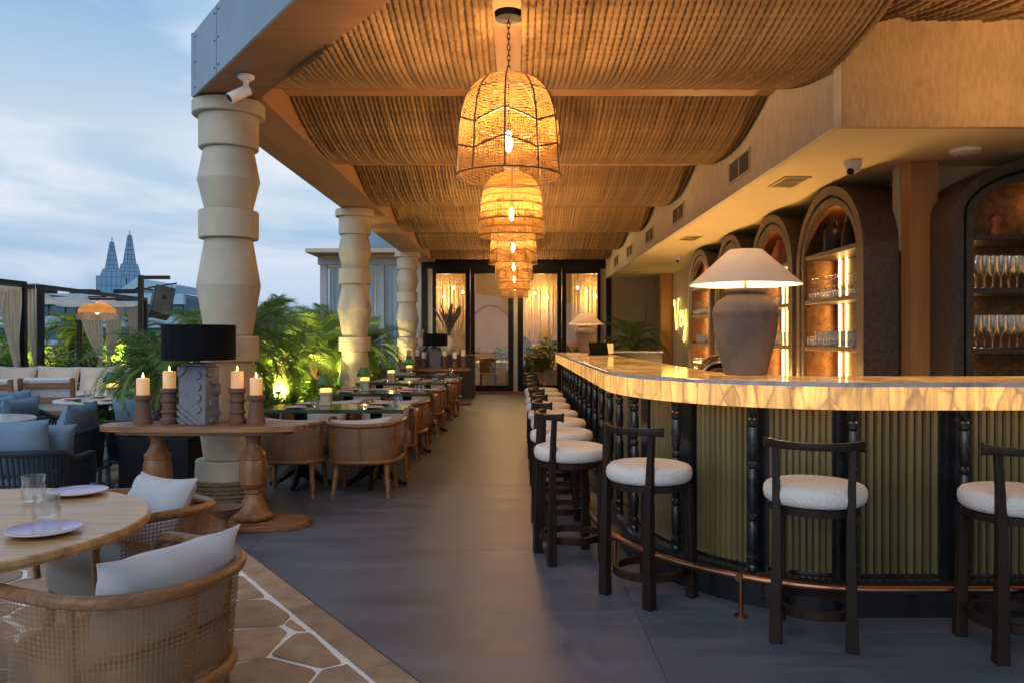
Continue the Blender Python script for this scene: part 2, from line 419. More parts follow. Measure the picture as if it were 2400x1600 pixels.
    def build(s, name, m, parent=None, bevel=0.0, smooth=40, seg=1, loc=None, rot=None):
        me = s.mesh(name, bevel, smooth, seg)
        me.materials.append(m)
        return link(name, me, parent, loc, rot)

def link(name, me, parent=None, loc=None, rot=None):
    o = bpy.data.objects.new(name, me); col.objects.link(o)
    if parent is not None: o.parent = parent
    if loc is not None: o.location = loc
    if rot is not None: o.rotation_euler = rot
    return o

def tag(o, label, cat, group=None):
    o['label'] = label; o['category'] = cat
    if group: o['group'] = group
    return o
def thing(name, label, cat, loc=(0, 0, 0), rotz=0.0, group=None):
    o = bpy.data.objects.new(name, None); col.objects.link(o)
    o.empty_display_size = 0.1
    o.location = loc; o.rotation_euler = (0, 0, rotz)
    return tag(o, label, cat, group)
def struct(o): o['kind'] = 'structure'; return o
def stuff(o): o['kind'] = 'stuff'; return o

def dup(root, loc, rotz=0.0, label=None, group=None, scale=None):
    r = root.copy(); col.objects.link(r); r.location = loc; r.rotation_euler = (0, 0, rotz)
    if scale: r.scale = (scale,) * 3
    if label: r['label'] = label
    if group: r['group'] = group
    for ch in list(root.children):
        c = ch.copy(); col.objects.link(c); c.parent = r
        for g in list(ch.children):
            d = g.copy(); col.objects.link(d); d.parent = c
    return r

def point(name, loc, e, c, r=0.04, parent=None):
    l = bpy.data.lights.new(name, 'POINT'); l.energy = e; l.color = c; l.shadow_soft_size = r
    o = bpy.data.objects.new(name, l); col.objects.link(o); o.location = loc
    if parent: o.parent = parent
    return o
def spot(name, loc, target, e, c, ang=70, r=0.04):
    l = bpy.data.lights.new(name, 'SPOT'); l.energy = e; l.color = c; l.shadow_soft_size = r; l.spot_size = R(ang); l.spot_blend = 0.4
    o = bpy.data.objects.new(name, l); col.objects.link(o); o.location = loc
    d = Vector(target) - Vector(loc)
    o.rotation_euler = d.to_track_quat('-Z', 'Y').to_euler()
    return o
def superq(w, d, n=32, p=3.0):
    out = []
    for k in range(n):
        a = 2 * PI * k / n; c, s_ = math.cos(a), math.sin(a)
        out.append((w * math.copysign(abs(c) ** (2 / p), c), d * math.copysign(abs(s_) ** (2 / p), s_)))
    return out
def pillow(w, h, t, n=12, seed=0, pinch=0.10):
    """stuffed cushion in its own x (width) / z (height) plane, thickness along y"""
    rg = random.Random(seed); mb = MB(); vs = []; fs = []
    for side in (1, -1):
        for i in range(n + 1):
            for j in range(n + 1):
                u, v = 2 * i / n - 1, 2 * j / n - 1
                k = (max(0, 1 - abs(u) ** 2.6) * max(0, 1 - abs(v) ** 2.6)) ** 0.5
                px = u * (1 - pinch * (1 - v * v) * abs(u) ** 3 * 0.8)
                pz = v * (1 - pinch * (1 - u * u) * abs(v) ** 3)
                wr = 0.05 * t * math.sin(7 * u + 3 * v + seed) * k + 0.07 * t * math.sin(5 * abs(u) + 9 * v * u + seed) * abs(u) ** 2 * k
                vs.append((px * w / 2, side * (k * t / 2 + wr + 0.002), pz * h / 2))
    N = (n + 1) ** 2
    for side in (0, 1):
        for i in range(n):
            for j in range(n):
                q = [i * (n + 1) + j, (i + 1) * (n + 1) + j, (i + 1) * (n + 1) + j + 1, i * (n + 1) + j + 1]
                q = [x + side * N for x in q]
                fs.append(tuple(q if side else q[::-1]))
    rim = [(i, 0) for i in range(n)] + [(n, j) for j in range(n)] + [(i, n) for i in range(n, 0, -1)] + [(0, j) for j in range(n, 0, -1)]
    for a, b in zip(rim, rim[1:] + rim[:1]):
        ia, ib = a[0] * (n + 1) + a[1], b[0] * (n + 1) + b[1]
        fs.append((ia, ib, ib + N, ia + N))
    return mb.add(vs, fs)
# ================================================================ ground, floor, paving
def clip(poly, a, b, c):
    """keep the part of poly where a*x + b*y <= c"""
    out = []
    for i, p in enumerate(poly):
        q = poly[(i + 1) % len(poly)]
        dp, dq = a * p[0] + b * p[1] - c, a * q[0] + b * q[1] - c
        if dp <= 0: out.append(p)
        if (dp < 0 < dq) or (dq < 0 < dp):
            t = dp / (dp - dq); out.append((p[0] + (q[0] - p[0]) * t, p[1] + (q[1] - p[1]) * t))
    return out
def inset(poly, d):
    """move every edge of a convex counter-clockwise polygon inwards"""
    out = list(poly)
    for i, p in enumerate(poly):
        q = poly[(i + 1) % len(poly)]
        ex, ey = q[0] - p[0], q[1] - p[1]; L = math.hypot(ex, ey)
        if L < 1e-6: continue
        nx, ny = ey / L, -ex / L
        out = clip(out, nx, ny, nx * p[0] + ny * p[1] - d)
        if len(out) < 3: return []
    return out
def area(poly):
    return 0.5 * sum(p[0] * q[1] - q[0] * p[1] for p, q in zip(poly, poly[1:] + poly[:1]))
def tidy(poly, eps=0.004):
    out = []
    for p in poly:
        if not out or math.hypot(p[0] - out[-1][0], p[1] - out[-1][1]) > eps: out.append(p)
    if len(out) > 2 and math.hypot(out[0][0] - out[-1][0], out[0][1] - out[-1][1]) < eps: out.pop()
    return out
def chaikin(poly, k=0.22):
    out = []
    for p, q in zip(poly, poly[1:] + poly[:1]):
        out.append((p[0] + (q[0] - p[0]) * k, p[1] + (q[1] - p[1]) * k))
        out.append((p[0] + (q[0] - p[0]) * (1 - k), p[1] + (q[1] - p[1]) * (1 - k)))
    return out

# pavilion edge on the camera side runs diagonally: a*x + b*y = c, pavilion beyond it
P0 = (-0.38, 3.24); U = (-0.571, 0.821); NL = (-0.821, -0.571)     # NL points away from the pavilion
CL = NL[0] * P0[0] + NL[1] * P0[1]

g = MB().box(-1500, 1500, -200, 2600, -14.4, -14).build('ground', M['ground'], smooth=0); struct(g)
ter = MB().box(-30, 8, -3, 34, -0.4, -0.03).build('terrace', M['grout'], smooth=0); struct(ter)

floor = MB().prism([(-2.7, 6.56), (-0.38 + 2.3, 3.24 - 3.3), (7, -0.06), (7, 20.6), (-2.7, 20.6)], -0.03, -0.006).build('floor', M['grout'], smooth=0)
struct(floor)
T = 1.2
for i in range(-1, 3):
    for j in range(0, 17):
        x0, y0 = -1.78 + i * 2 * T, 0.48 + j * T
        p = [(x0, y0), (x0 + 2 * T, y0), (x0 + 2 * T, y0 + T), (x0, y0 + T)]
        p = clip(p, NL[0], NL[1], CL)
        p = clip(p, -1, 0, 2.7); p = clip(p, 0, 1, 20.3); p = clip(p, 1, 0, 3.7)
        p = tidy(p)
        if len(p) < 3 or area(p) < 0.02: continue
        if y0 > 6 and x0 > 0.9: continue
        a = inset(p, 0.0008); b = inset(p, 0.0018)
        if len(a) < 3 or len(b) != len(a): b = None
        MB().prism(a, -0.006, 0.0, b).build('floor_tile', M['tile'], floor, smooth=0)

paving = MB().box(-9.5, 1.6, -1.0, 13.0, -0.028, -0.008)
paving = paving.build('flagstone_paving', M['pale_grout'], smooth=0); struct(paving)
far_pave = mat('far_paving', (0.20, 0.13, 0.09), 0.8, var=0.25, scale=3)
struct(MB().box(-29, -9.5, -2, 33, -0.028, -0.008).build('outer_paving', far_pave, smooth=0))
struct(MB().box(-9.5, -2.7, 13.0, 33, -0.028, -0.008).build('rear_paving', far_pave, smooth=0))
# border course along the pavilion edge
s0 = -1.6
while s0 < 4.6:
    L = 0.93
    q = []
    for s_, d in ((s0, 0.004), (s0, 0.145), (s0 + L - 0.006, 0.145), (s0 + L - 0.006, 0.004)):
        q.append((P0[0] + U[0] * s_ + NL[0] * d, P0[1] + U[1] * s_ + NL[1] * d))
    if area(q) < 0: q = q[::-1]
    MB().prism(q, -0.02, 0.001, inset(q, 0.004)).build('border_stone', M['stone'], paving, smooth=0)
    s0 += L
rg = random.Random(5)
seeds = []
tries = 0
while tries < 9000:
    tries += 1
    p = (rg.uniform(-8.0, 1.2), rg.uniform(1.8, 12.6))
    rad = 0.285 + 0.02 * max(0, p[1] - 4) + (0.10 if rg.random() < 0.35 else 0)
    if all((p[0] - q[0]) ** 2 + (p[1] - q[1]) ** 2 > rad * rad for q in seeds): seeds.append(p)
nst = 0
for p in seeds:
    if p[1] < 2.2 or p[0] < -7.5 or p[1] > 12.2: continue
    if -p[0] / p[1] > 0.75: continue
    near = sorted(seeds, key=lambda q: (p[0] - q[0]) ** 2 + (p[1] - q[1]) ** 2)[1:22]
    c = [(p[0] - 1, p[1] - 1), (p[0] + 1, p[1] - 1), (p[0] + 1, p[1] + 1), (p[0] - 1, p[1] + 1)]
    for q in near:
        ax, ay = q[0] - p[0], q[1] - p[1]
        c = clip(c, ax, ay, ax * (p[0] + q[0]) / 2 + ay * (p[1] + q[1]) / 2)
        if len(c) < 3: break
    if len(c) < 3: continue
    # stones stop at the pale line beside the border course
    c = clip(c, -NL[0], -NL[1], -CL - 0.163)
    c = clip(c, 1, 0, -2.75) if p[1] > 6.6 else c
    if len(c) < 3: continue
    c = inset(tidy(c), 0.012 + rg.random() * 0.005)
    if len(c) < 3 or area(c) < 0.004: continue
    c = [(x + rg.uniform(-.012, .012), y + rg.uniform(-.012, .012)) for x, y in c]
    c = chaikin(c, 0.09)
    cx_, cy_ = sum(q[0] for q in c) / len(c), sum(q[1] for q in c) / len(c)
    top = [(x + (cx_ - x) * 0.02, y + (cy_ - y) * 0.02) for x, y in c]
    dz = rg.uniform(-.0015, .0015)
    MB().prism(c, -0.02, 0.0 + dz, top).build('flagstone', M['stone'], paving, smooth=0)
    nst += 1

# ================================================================ pavilion roof
roof = thing('pavilion_roof', 'timber pavilion roof with blue sheet fascia and deep edge beams over the bar terrace', 'roof', (0, 0, 3.33))
def rb(mb, name, m, **k):
    mb.v = [(x, y, z - 3.33) for x, y, z in mb.v]
    return mb.build(name, m, roof, **k)
ZB, ZT = 3.33, 3.82
rb(MB().prism([(-2.56, 6.36), (-2.05, 6.45), (-2.05, 20.2), (-2.56, 20.2)], ZB, ZT), 'side_beam', M['beam_y'], smooth=0)
# diagonal front beam: outer edge from (-2.56,6.33) along (1,-1.394)
def dg(x, off): return (x + off * 0.813, 6.33 - 1.394 * (x + 2.56) + off * 0.583)
e1 = 2.7
fb = [dg(-2.555, 0.02), dg(e1, 0.02), dg(e1, 0.46), (-2.045, 6.335)]
fb[3] = dg(-2.56 + 0.12, 0.46)
rb(MB().prism(fb, ZB + .003, ZT), 'front_beam', M['beam_dark'], smooth=0)
# blue fascia sheets, one per length, with little fixing bolts
xs = [-2.56, -2.18, -1.25, -0.3, 0.7, 1.7, 2.7]
for a, b in zip(xs, xs[1:]):
    q = [dg(a + 0.004, 0.0), dg(b - 0.004, 0.0), dg(b - 0.004, 0.018), dg(a + 0.004, 0.018)]
    fp = rb(MB().prism(q, ZB - 0.004, ZT + 0.01), 'fascia_panel', M['fascia'], smooth=0)
    for xx in (a + 0.03, b - 0.03):
        for zz in (ZB + 0.05, ZB + 0.25, ZT - 0.04):
            p = dg(xx, -0.004)
            mb = MB().tube([(p[0], p[1], zz - 3.33), (p[0] + 0.008 * .813, p[1] + 0.008 * .583, zz - 3.33)], 0.008, 6)
            o = mb.build('bolt', M['black'], None); o.parent = fp
rb(MB().box(-2.585, -2.562, 6.34, 20.2, ZB - .004, ZT + .01), 'side_fascia', M['fascia'], smooth=0)
YB = [4.1, 7.05, 9.93, 12.86, 15.76, 18.66]
XR = 2.27
def ydiag(x): return 6.36 - 1.394 * (x + 2.05) + 0.02
for i, yb in enumerate(YB):
    x0 = -2.045 if i else -0.35
    rb(MB().box(x0, XR, yb - 0.1, yb + 0.1, 3.57, 3.72), 'cross_beam', M['beam'], bevel=0.006, smooth=0)
rb(MB().box(-0.145, 0.040, 3.9, 20.1, 3.43, 3.49), 'spine_board', M['beam_y'], smooth=0)
rb(MB().prism([(-2.5, 6.4), (2.6, -0.7), (7, -0.7), (7, 20.6), (-2.5, 20.6)], 3.83, 3.95), 'ceiling_board', M['ceil'], smooth=0)

# ---------------------------------------------------------------- rope drapes
rg = random.Random(3)
def rope_pts(y0, y1, zend, sag, rg_, step, amp=0.0035):
    n = max(10, int((y1 - y0) / step)); out = []
    a, b, c = rg_.uniform(-amp, amp), rg_.uniform(-amp, amp), rg_.uniform(0, 6)
    dz = rg_.uniform(-0.010, 0.008)
    for i in range(n + 1):
        t = i / n; u = 2 * t - 1
        out.append((a * math.sin(2.2 * PI * t + c) + b * u, y0 + (y1 - y0) * t, zend - (sag - dz) * (1 - u * u)))
    return out
def rope_mesh(pts, r, knob):
    return MB().tube(pts, r, 7, knob=knob).mesh('rope', smooth=60)
bays = list(zip(YB, YB[1:] + [20.25]))
RR = 0.0222
ordn = ['nearest', 'second', 'third', 'fourth', 'fifth', 'last']
for bi, (y0, y1) in enumerate(bays):
    ya, yb_ = y0 + 0.015, y1 - 0.015
    step = 0.011 if bi == 0 else (0.016 if bi == 1 else 0.03)
    vari = []
    for k in range(6 if bi < 3 else 4):
        me = rope_mesh(rope_pts(ya, yb_, 3.655, 0.30 if bi else 0.335, rg, step), RR, (0.13, 0.95))
        me.materials.append(M['rope']); vari.append(me)
    for side in (0, 1):
        lx, rx = ((-2.03, -0.145), (0.045, 2.255))[side]
        lab = f"{ordn[bi]} jute rope drape of the ceiling, {'on the column side' if side == 0 else 'on the bar side'} of the lamps"
        dr = thing('rope_drape', lab, 'rope drape', ((lx + rx) / 2, (y0 + y1) / 2, 3.6), 0, 'rope drapes under the pavilion ceiling')
        org = Vector(dr.location)
        xx = lx + 0.01
        while xx < rx:
            if bi == 0:
                yd = ydiag(xx)
                if yd > y1 - 0.25: xx += 0.0435; continue
            me = None
            if bi == 0 and yd > ya:
                t0 = (yd - ya) / (yb_ - ya)
                pts = [p for p in rope_pts(ya, yb_, 3.655, 0.335, rg, 0.014) if p[1] > yd]
                me = rope_mesh(pts, RR, (0.13, 1.1)); me.materials.append(M['rope'])
            else:
                me = rg.choice(vari)
            o = link('rope', me, dr, (xx - org.x, -org.y, -org.z + rg.uniform(-.004, .004)))
            xx += 0.0432 + (rg.uniform(-.0018, .0018) if rg.random() < 0.93 else rg.uniform(0.0, 0.010))
# drape over the return by the big arch
dr = thing('rope_drape', 'short jute rope drape in the top corner over the large arched niche', 'rope drape', (4, 4.3, 3.6), 0, 'rope drapes under the pavilion ceiling')
vari = []
for k in range(5):
    me = rope_mesh(rope_pts(2.95, 5.71, 3.70, 0.24, rg, 0.018), RR, (0.13, 1.2)); me.materials.append(M['rope']); vari.append(me)
xx = 2.42
while xx < 5.0:
    link('rope', rg.choice(vari), dr, (xx - 4, -4.3, -3.6 + rg.uniform(-.02, .02))); xx += 0.0445 + rg.uniform(-.006, .01)
MB().box(2.30, 2.40, 2.9, 5.715, 3.60, 3.80).build('edge_beam', M['beam_y'], dr, loc=(-4, -4.3, -3.6), smooth=0)

# ---------------------------------------------------------------- columns
prof_groups = [
    ('capital', [(0.28, 3.325), (0.286, 3.315), (0.286, 3.215)]),
    ('neck_drum', [(0.236, 3.214), (0.236, 2.947)]),
    ('upper_cone', [(0.200, 2.946), (0.246, 2.69), (0.188, 2.441)]),
    ('middle_ring', [(0.236, 2.440), (0.236, 2.212)]),
    ('lower_cone', [(0.190, 2.211), (0.252, 1.83), (0.186, 1.421)]),
    ('lower_ring', [(0.236, 1.42), (0.236, 1.213)]),
    ('shaft_foot', [(0.192, 1.212), (0.226, 0.80), (0.222, 0.62), (0.196, 0.421)]),
    ('foot_drum', [(0.258, 0.42), (0.262, 0.26)]),
]
colnames = ['plaster column of stacked rings and cones beside the console with the black drum lamp',
            'plaster column of stacked rings and cones rising behind the nearest green lamp tables',
            'plaster column of stacked rings and cones by the dark sideboard at the glass doors']
def column(x, y, label):
    c = thing('column', label, 'column', (x, y, 0), 0, 'carved plaster columns along the terrace')
    for nm, pr in prof_groups:
        r0, z0 = pr[0]; r1, z1 = pr[-1]; b = 0.007
        p = [(r0 - b, z0), (r0, z0 - b)] + pr[1:-1] + [(r1, z1 + b), (r1 - b, z1)]
        MB().lathe(p[::-1], 56).build(nm, M['column'], c, smooth=12)
    MB().lathe([(0.26, 0.0), (0.26, 0.262)], 32).build('foot_core', M['column'], c)
    for k in range(8):
        z = 0.018 + k * 0.0325
        pts = [(0.285 * math.cos(a), 0.285 * math.sin(a), z) for a in [2 * PI * i / 72 for i in range(72)]]
        MB().tube(pts, 0.0185, 7, closed=True, knob=(0.14, 1.9)).build('rope_coil', M['rope_dark'], c)
    return c
for (x, y), lb in zip(((-2.36, 6.55), (-2.42, 11.97), (-2.44, 17.95)), colnames): column(x, y, lb)

# ================================================================ soffit, walls behind the bar
sf = MB()
soff = MB().box(2.29, 2.35, 5.74, 20.32, 2.92, 3.82).build('soffit_face', M['soffit'], smooth=0); struct(soff)
struct(MB().box(2.352, 6.8, 5.735, 5.80, 2.921, 3.82).build('soffit_return', M['soffit_rope'], smooth=0))
struct(MB().box(2.351, 6.8, 5.801, 20.32, 2.925, 3.05).build('soffit_underside', M['cream'], smooth=0))
struct(MB().box(3.70, 3.85, 7.2, 19.0, 0, 2.924).build('bar_wall', M['wall'], smooth=0))
struct(MB().box(3.40, 6.8, 7.06, 7.19, 0, 2.924).build('return_wall', M['wall'], smooth=0))
struct(MB().box(6.8, 6.95, -0.7, 7.3, 0, 3.83).build('side_wall', M['wall'], smooth=0))
def pillar(x0, x1, y0, y1, label):
    t = thing('timber_pillar', label, 'pillar', ((x0 + x1) / 2, y0, 0), 0, 'orange timber clad pillars')
    ox, oy = (x0 + x1) / 2, y0
    MB().box(x0 - ox + .008, x1 - ox - .008, 0.008, y1 - y0 - .008, 0, 2.918).build('core', M['black'], t, smooth=0)
    MB().box(x0 - ox, x1 - ox, 0, 0.007, 0, 2.92).build('front_panel', M['pillar'], t, smooth=0)
    MB().box(x0 - ox, x0 - ox + 0.007, 0.0075, y1 - y0, 0, 2.92).build('side_panel', M['pillar'], t, smooth=0)
pillar(3.41, 3.64, 6.87, 7.055, 'square timber clad pillar between the arched niches and the large arch')
pillar(3.42, 3.69, 18.75, 19.0, 'timber clad pillar glowing beside the neon sign at the far wall')

# vents, cameras on the soffit
def vent(name, label, w, h, m, grp):
    t = thing(name, label, 'vent', group=grp)
    f = MB(); b = 0.022
    for x0, x1, z0, z1 in ((-w/2, w/2, h/2 - b, h/2), (-w/2, w/2, -h/2, -h/2 + b), (-w/2, -w/2 + b, -h/2 + b, h/2 - b), (w/2 - b, w/2, -h/2 + b, h/2 - b), (-0.006, 0.006, -h/2 + b, h/2 - b)):
        f.box(x0, x1, -0.014, 0, z0, z1)
    f.build('frame', m, t, smooth=0)
    MB().box(-w/2 + b, w/2 - b, -0.003, 0, -h/2 + b, h/2 - b).build('backing', M['black'], t, smooth=0)
    n = 9
    for k in range(n):
        z = -h/2 + b + (h - 2 * b) * (k + 0.5) / n
        mb = MB().mbox(Matrix.Translation((0, -0.008, z)) @ Matrix.Rotation(R(35), 4, 'X'), w - 2 * b, 0.016, 0.003)
        mb.build('slat', m, t, smooth=0)
    return t
pos = ['first', 'second', 'third', 'fourth', 'fifth']
for k, y in enumerate((8.15, 11.2, 13.6, 16.0, 18.1)):
    v = vent('wall_vent', f'{pos[k]} slatted air vent from the near end of the soffit face', 0.78, 0.24, M['soffit'], 'air vents on the soffit face')
    v.location = (2.288, y, 3.15); v.rotation_euler = (0, 0, R(-90))
pos = ['nearest', 'middle', 'farthest']
for k, y in enumerate((7.75, 12.1, 18.2)):
    v = vent('ceiling_vent', f'{pos[k]} slot vent in the cream soffit above the bar', 0.5, 0.26, M['cream'], 'slot vents in the cream soffit')
    v.location = (2.66, y, 2.923); v.rotation_euler = (R(90), 0, R(90))
def dome_cam(loc, label, s=1.0):
    t = thing('dome_camera', label, 'security camera', loc, 0, 'dome cameras under the soffit')
    MB().lathe([(0.062 * s, 0), (0.062 * s, -0.035 * s), (0.056 * s, -0.05 * s)], 24).build('base', M['white'], t)
    bl = MB().lathe([(0.0001, -0.052 * s)] + [(0.052 * s * math.sin(a), -0.05 * s - 0.052 * s * math.cos(a) * 0.9 + 0.052 * s * .0) for a in [PI * i / 16 for i in range(9)]], 20, cap=False)
    bl.build('ball', M['white'], t)
    MB().tube([(-0.028 * s, -0.026 * s, -0.082 * s), (-0.034 * s, -0.032 * s, -0.089 * s)], 0.026 * s, 16).build('lens', M['black'], t)
dome_cam((2.9, 6.85, 2.924), 'white dome security camera under the near end of the soffit', 1.15)
dome_cam((3.05, 14.9, 2.924), 'small white dome camera far along the soffit above the niches')
t = thing('ceiling_access_point', 'flat round white wireless access point on the soffit beside the timber pillar', 'access point', (3.62, 6.42, 2.924))
MB().lathe([(0.11, 0), (0.118, -0.012), (0.112, -0.03), (0.085, -0.044), (0.001, -0.05)], 32).build('body', M['white'], t)
MB().lathe([(0.05, -0.0485), (0.046, -0.0515), (0.042, -0.0495)], 24, cap=False).build('status_ring', M['plate_lilac'], t)
t = thing('bullet_camera', 'white bullet security camera under the corner of the front beam', 'security camera', (-1.98, 5.85, 3.328))
MB().lathe([(0.058, 0), (0.058, -0.02), (0.04, -0.035)], 20).build('base', M['white'], t)
MB().tube([(0, 0, -0.03), (-0.005, 0.0, -0.085), (-0.02, -0.01, -0.11)], 0.02, 10).build('bracket', M['white'], t)
MB().tube([(0.015, 0.01, -0.10), (-0.10, -0.06, -0.185)], 0.04, 14).build('body', M['white'], t)
MB().tube([(-0.10, -0.06, -0.185), (-0.103, -0.062, -0.188)], 0.03, 14).build('lens', M['black'], t)

# ================================================================ glazed end wall with the lit dining room behind it
YF = 20.3
fac = thing('glazed_facade', 'black framed folding glass doors closing the far end of the terrace', 'glass doors', (0, YF, 0))
K = 20.3 / 1867
def fx(sx): return (sx - 1209) * K
fr = M['black']
def fbox(a, b, z0, z1, nm='stile', d0=-0.05, d1=0.05, m=None, par=None):
    return MB().box(fx(a), fx(b), d0, d1, z0, z1).build(nm, m or fr, par or fac, smooth=0)
fbox(988, 1432, 3.17, 3.33, 'head_rail', -0.07, 0.07); fbox(988, 1432, 0.0, 0.07, 'threshold', -0.12, 0.10, M['console'])
fbox(988, 1000, 0.07, 3.17, 'post', -0.07, 0.07); fbox(1421, 1432, 0.07, 3.17, 'post', -0.07, 0.07)
fbox(1000, 1014, 0.07, 3.17, 'curtain_strip', 0.06, 0.09, M['cloth'])
fbox(1203.8, 1212.6, 0.07, 3.17, 'centre_mullion', -0.05, 0.05, M['white_frame'])
leaves = [(1014, 1102, 1022, 1091), (1103, 1203.6, 1113, 1191), (1213, 1316, 1226, 1306), (1317, 1407, 1327, 1400)]
for (a, b, ga, gb) in leaves:
    lf = fbox(a, ga, 0.07, 3.17, 'door_leaf')
    fbox(gb, b, 0.07, 3.17, 'stile', par=lf)
    fbox(ga, gb, 3.04, 3.17, 'top_rail', par=lf); fbox(ga, gb, 0.07, 0.22, 'bottom_rail', par=lf)
    fbox(ga, gb, 0.22, 3.04, 'pane', -0.006, 0.006, M['pane'], par=lf)
    if ga in (1113,):
        hb = MB().box(fx(ga) - 0.09, fx(ga) + 0.12, -0.10, -0.075, 1.03, 1.05).box(fx(ga) - 0.09, fx(ga) - 0.06, -0.075, -0.05, 0.98, 1.12)
        hb.build('handle', M['black'], lf, smooth=0)
fbox(1407, 1421, 0.07, 3.17, 'curtain_strip', 0.06, 0.09, M['cloth'])
struct(MB().box(2.42, 3.7, YF - 0.05, YF + 0.1, 0, 2.924).build('panel_wall', M['taupe'], smooth=0))
pw = thing('panelled_cupboard', 'flush taupe panelled cupboard wall to the side of the glass doors', 'cupboard', (2.9, YF - 0.05, 0))
for z0, z1 in ((0.02, 2.28), (2.36, 2.90)):
    MB().box(-0.42, 0.40, -0.02, 0, z0, z1).build('panel', M['taupe'], pw, bevel=0.004, smooth=0)
# small dark arched openings in the side wall near the pillar
for k, y in enumerate((19.35, 19.85)):
    t = thing('wall_recess', ('narrow dark arched recess nearer the glowing pillar', 'narrow dark arched recess deepest in the far corner')[k], 'recess', (3.69, y, 0), 0, 'dark arched recesses in the far corner')
    pr = [(-0.17, 0)] + [(-0.17 * math.cos(a), 1.75 + 0.26 * math.sin(a)) for a in [PI * i / 10 for i in range(11)]] + [(0.17, 0)]
    mb = MB(); vs = [(0, u, z) for u, z in pr] + [(-0.012, u, z) for u, z in pr]; n = len(pr)
    mb.add(vs, [tuple(range(n)), tuple(range(2 * n - 1, n - 1, -1))] + [(i, i + 1, n + i + 1, n + i) for i in range(n - 1)])
    mb.build('panel', M['black'], t, smooth=0)
struct(MB().box(3.70, 3.8, 19.0, YF + .1, 0, 2.924).build('corner_wall', M['taupe'], smooth=0))

# dining room beyond the glass
struct(MB().box(-5.4, 4.2, YF + 0.1, 29, -0.02, 0.02).build('room_floor', M['oak'], smooth=0))
struct(MB().box(-5.4, 4.2, 27.0, 27.1, 0.02, 3.6).build('room_wall', M['room'], smooth=0))
struct(MB().box(4.1, 4.2, YF + .1, 27, 0.02, 3.6).build('room_side_wall', M['room'], smooth=0))
struct(MB().box(-5.4, 4.2, YF + .11, 29, 3.6, 3.7).build('room_ceiling', M['room'], smooth=0))
struct(MB().box(-2.42, 2.42, YF - .02, YF + .1, 3.331, 3.7).build('lintel', M['black'], smooth=0))
t = thing('arched_mirror', 'tall pale arched mirror panel on the dining room back wall', 'mirror', (-0.85, 26.95, 0))
pr = [(-0.75, 0.05)] + [(-0.75 * math.cos(a), 1.5 + 1.0 * math.sin(a)) for a in [PI * i / 24 for i in range(25)]] + [(0.75, 0.05)]
n = len(pr)
MB().add([(x, 0, z) for x, z in pr] + [(x, -0.03, z) for x, z in pr], [tuple(range(n)), tuple(range(2 * n - 1, n - 1, -1))] + [(i, i + 1, n + i + 1, n + i) for i in range(n - 1)]).build('panel', M['room'], t, smooth=0)
MB().tube([(x, -0.035, z) for x, z in pr], 0.03, 8).build('frame', M['oak'], t)
rg = random.Random(9)
def macrame(x, y, w, d, z0, z1, label, nb):
    t = thing('macrame_chandelier', label, 'chandelier', (x, y, 0), 0, 'macrame chandeliers in the dining room')
    mb = MB()
    for k in range(int(w * 42)):
        px = -w / 2 + w * (k + 0.5) / (w * 42); py = rg.uniform(-d / 2, d / 2)
        zz = z0 + rg.uniform(-.12, .25)
        mb.tube([(px, py, z1), (px + rg.uniform(-.01, .01), py, zz)], 0.011, 4)
    stuff(mb.build('string_fringe', M['macrame'], t))
    kn = MB()
    for r_ in range(5):
        z = z1 - 0.06 - r_ * 0.11
        pts = [(-w / 2 + w * i / 24, -d / 2 - .02, z + (0.05 if i % 2 else -0.05)) for i in range(25)]
        kn.tube(pts, 0.018, 4)
    kn.build('knotted_band', M['macrame'], t)
    MB().box(-w / 2, w / 2, -d / 2, d / 2, z1, z1 + 0.03).build('frame', M['brass'], t, smooth=0)
    for k in range(nb):
        p = (-w / 2 + w * (k + 0.5) / nb, -d / 2 - 0.12, z1 - 0.55 - 0.12 * (k % 3))
        MB().lathe([(0.001, -0.04), (0.03, -0.02), (0.035, 0.01), (0.012, 0.05)], 10, c=p).build('bulb', M['small_bulb'], t)
        MB().tube([(p[0], p[1], p[2] + .05), (p[0], p[1], z1)], 0.003, 4).build('flex', M['black'], t)
    point('chandelier_light', (x, y - d / 2 - 0.25, z1 - 0.8), 80, (1, 0.62, 0.24), 0.12)
macrame(-2.0, 22.6, 1.3, 0.5, 1.7, 3.35, 'macrame fringe chandelier behind the leftmost glass door', 5)
macrame(0.75, 24.0, 1.5, 0.5, 1.35, 3.4, 'plain string fringe chandelier behind the third glass door', 4)
macrame(2.1, 22.6, 1.0, 0.45, 1.7, 3.35, 'zigzag macrame chandelier behind the glass door nearest the bar', 4)
def room_table(x, y, label):
    t = thing('dining_table', label, 'table', (x, y, 0.02), 0, 'cloth covered tables in the dining room')
    cl = MB().prism(superq(0.55, 0.55, 32, 2.4), 0.12, 0.74); cl.build('cloth', M['cloth'], t, bevel=0.02)
    MB().lathe([(0.3, 0), (0.3, 0.03), (0.06, 0.06), (0.06, 0.7)], 20).build('pedestal', M['black'], t)
for k, (x, y, lb) in enumerate(((-0.75, 22.4, 'white clothed dining table behind the second glass door'), (-0.35, 24.6, 'white clothed dining table below the arched mirror'),
                                (0.7, 22.6, 'white clothed dining table among plants behind the third glass door'), (-2.0, 24.6, 'white clothed dining table in the dining room corner'))): room_table(x, y, lb)
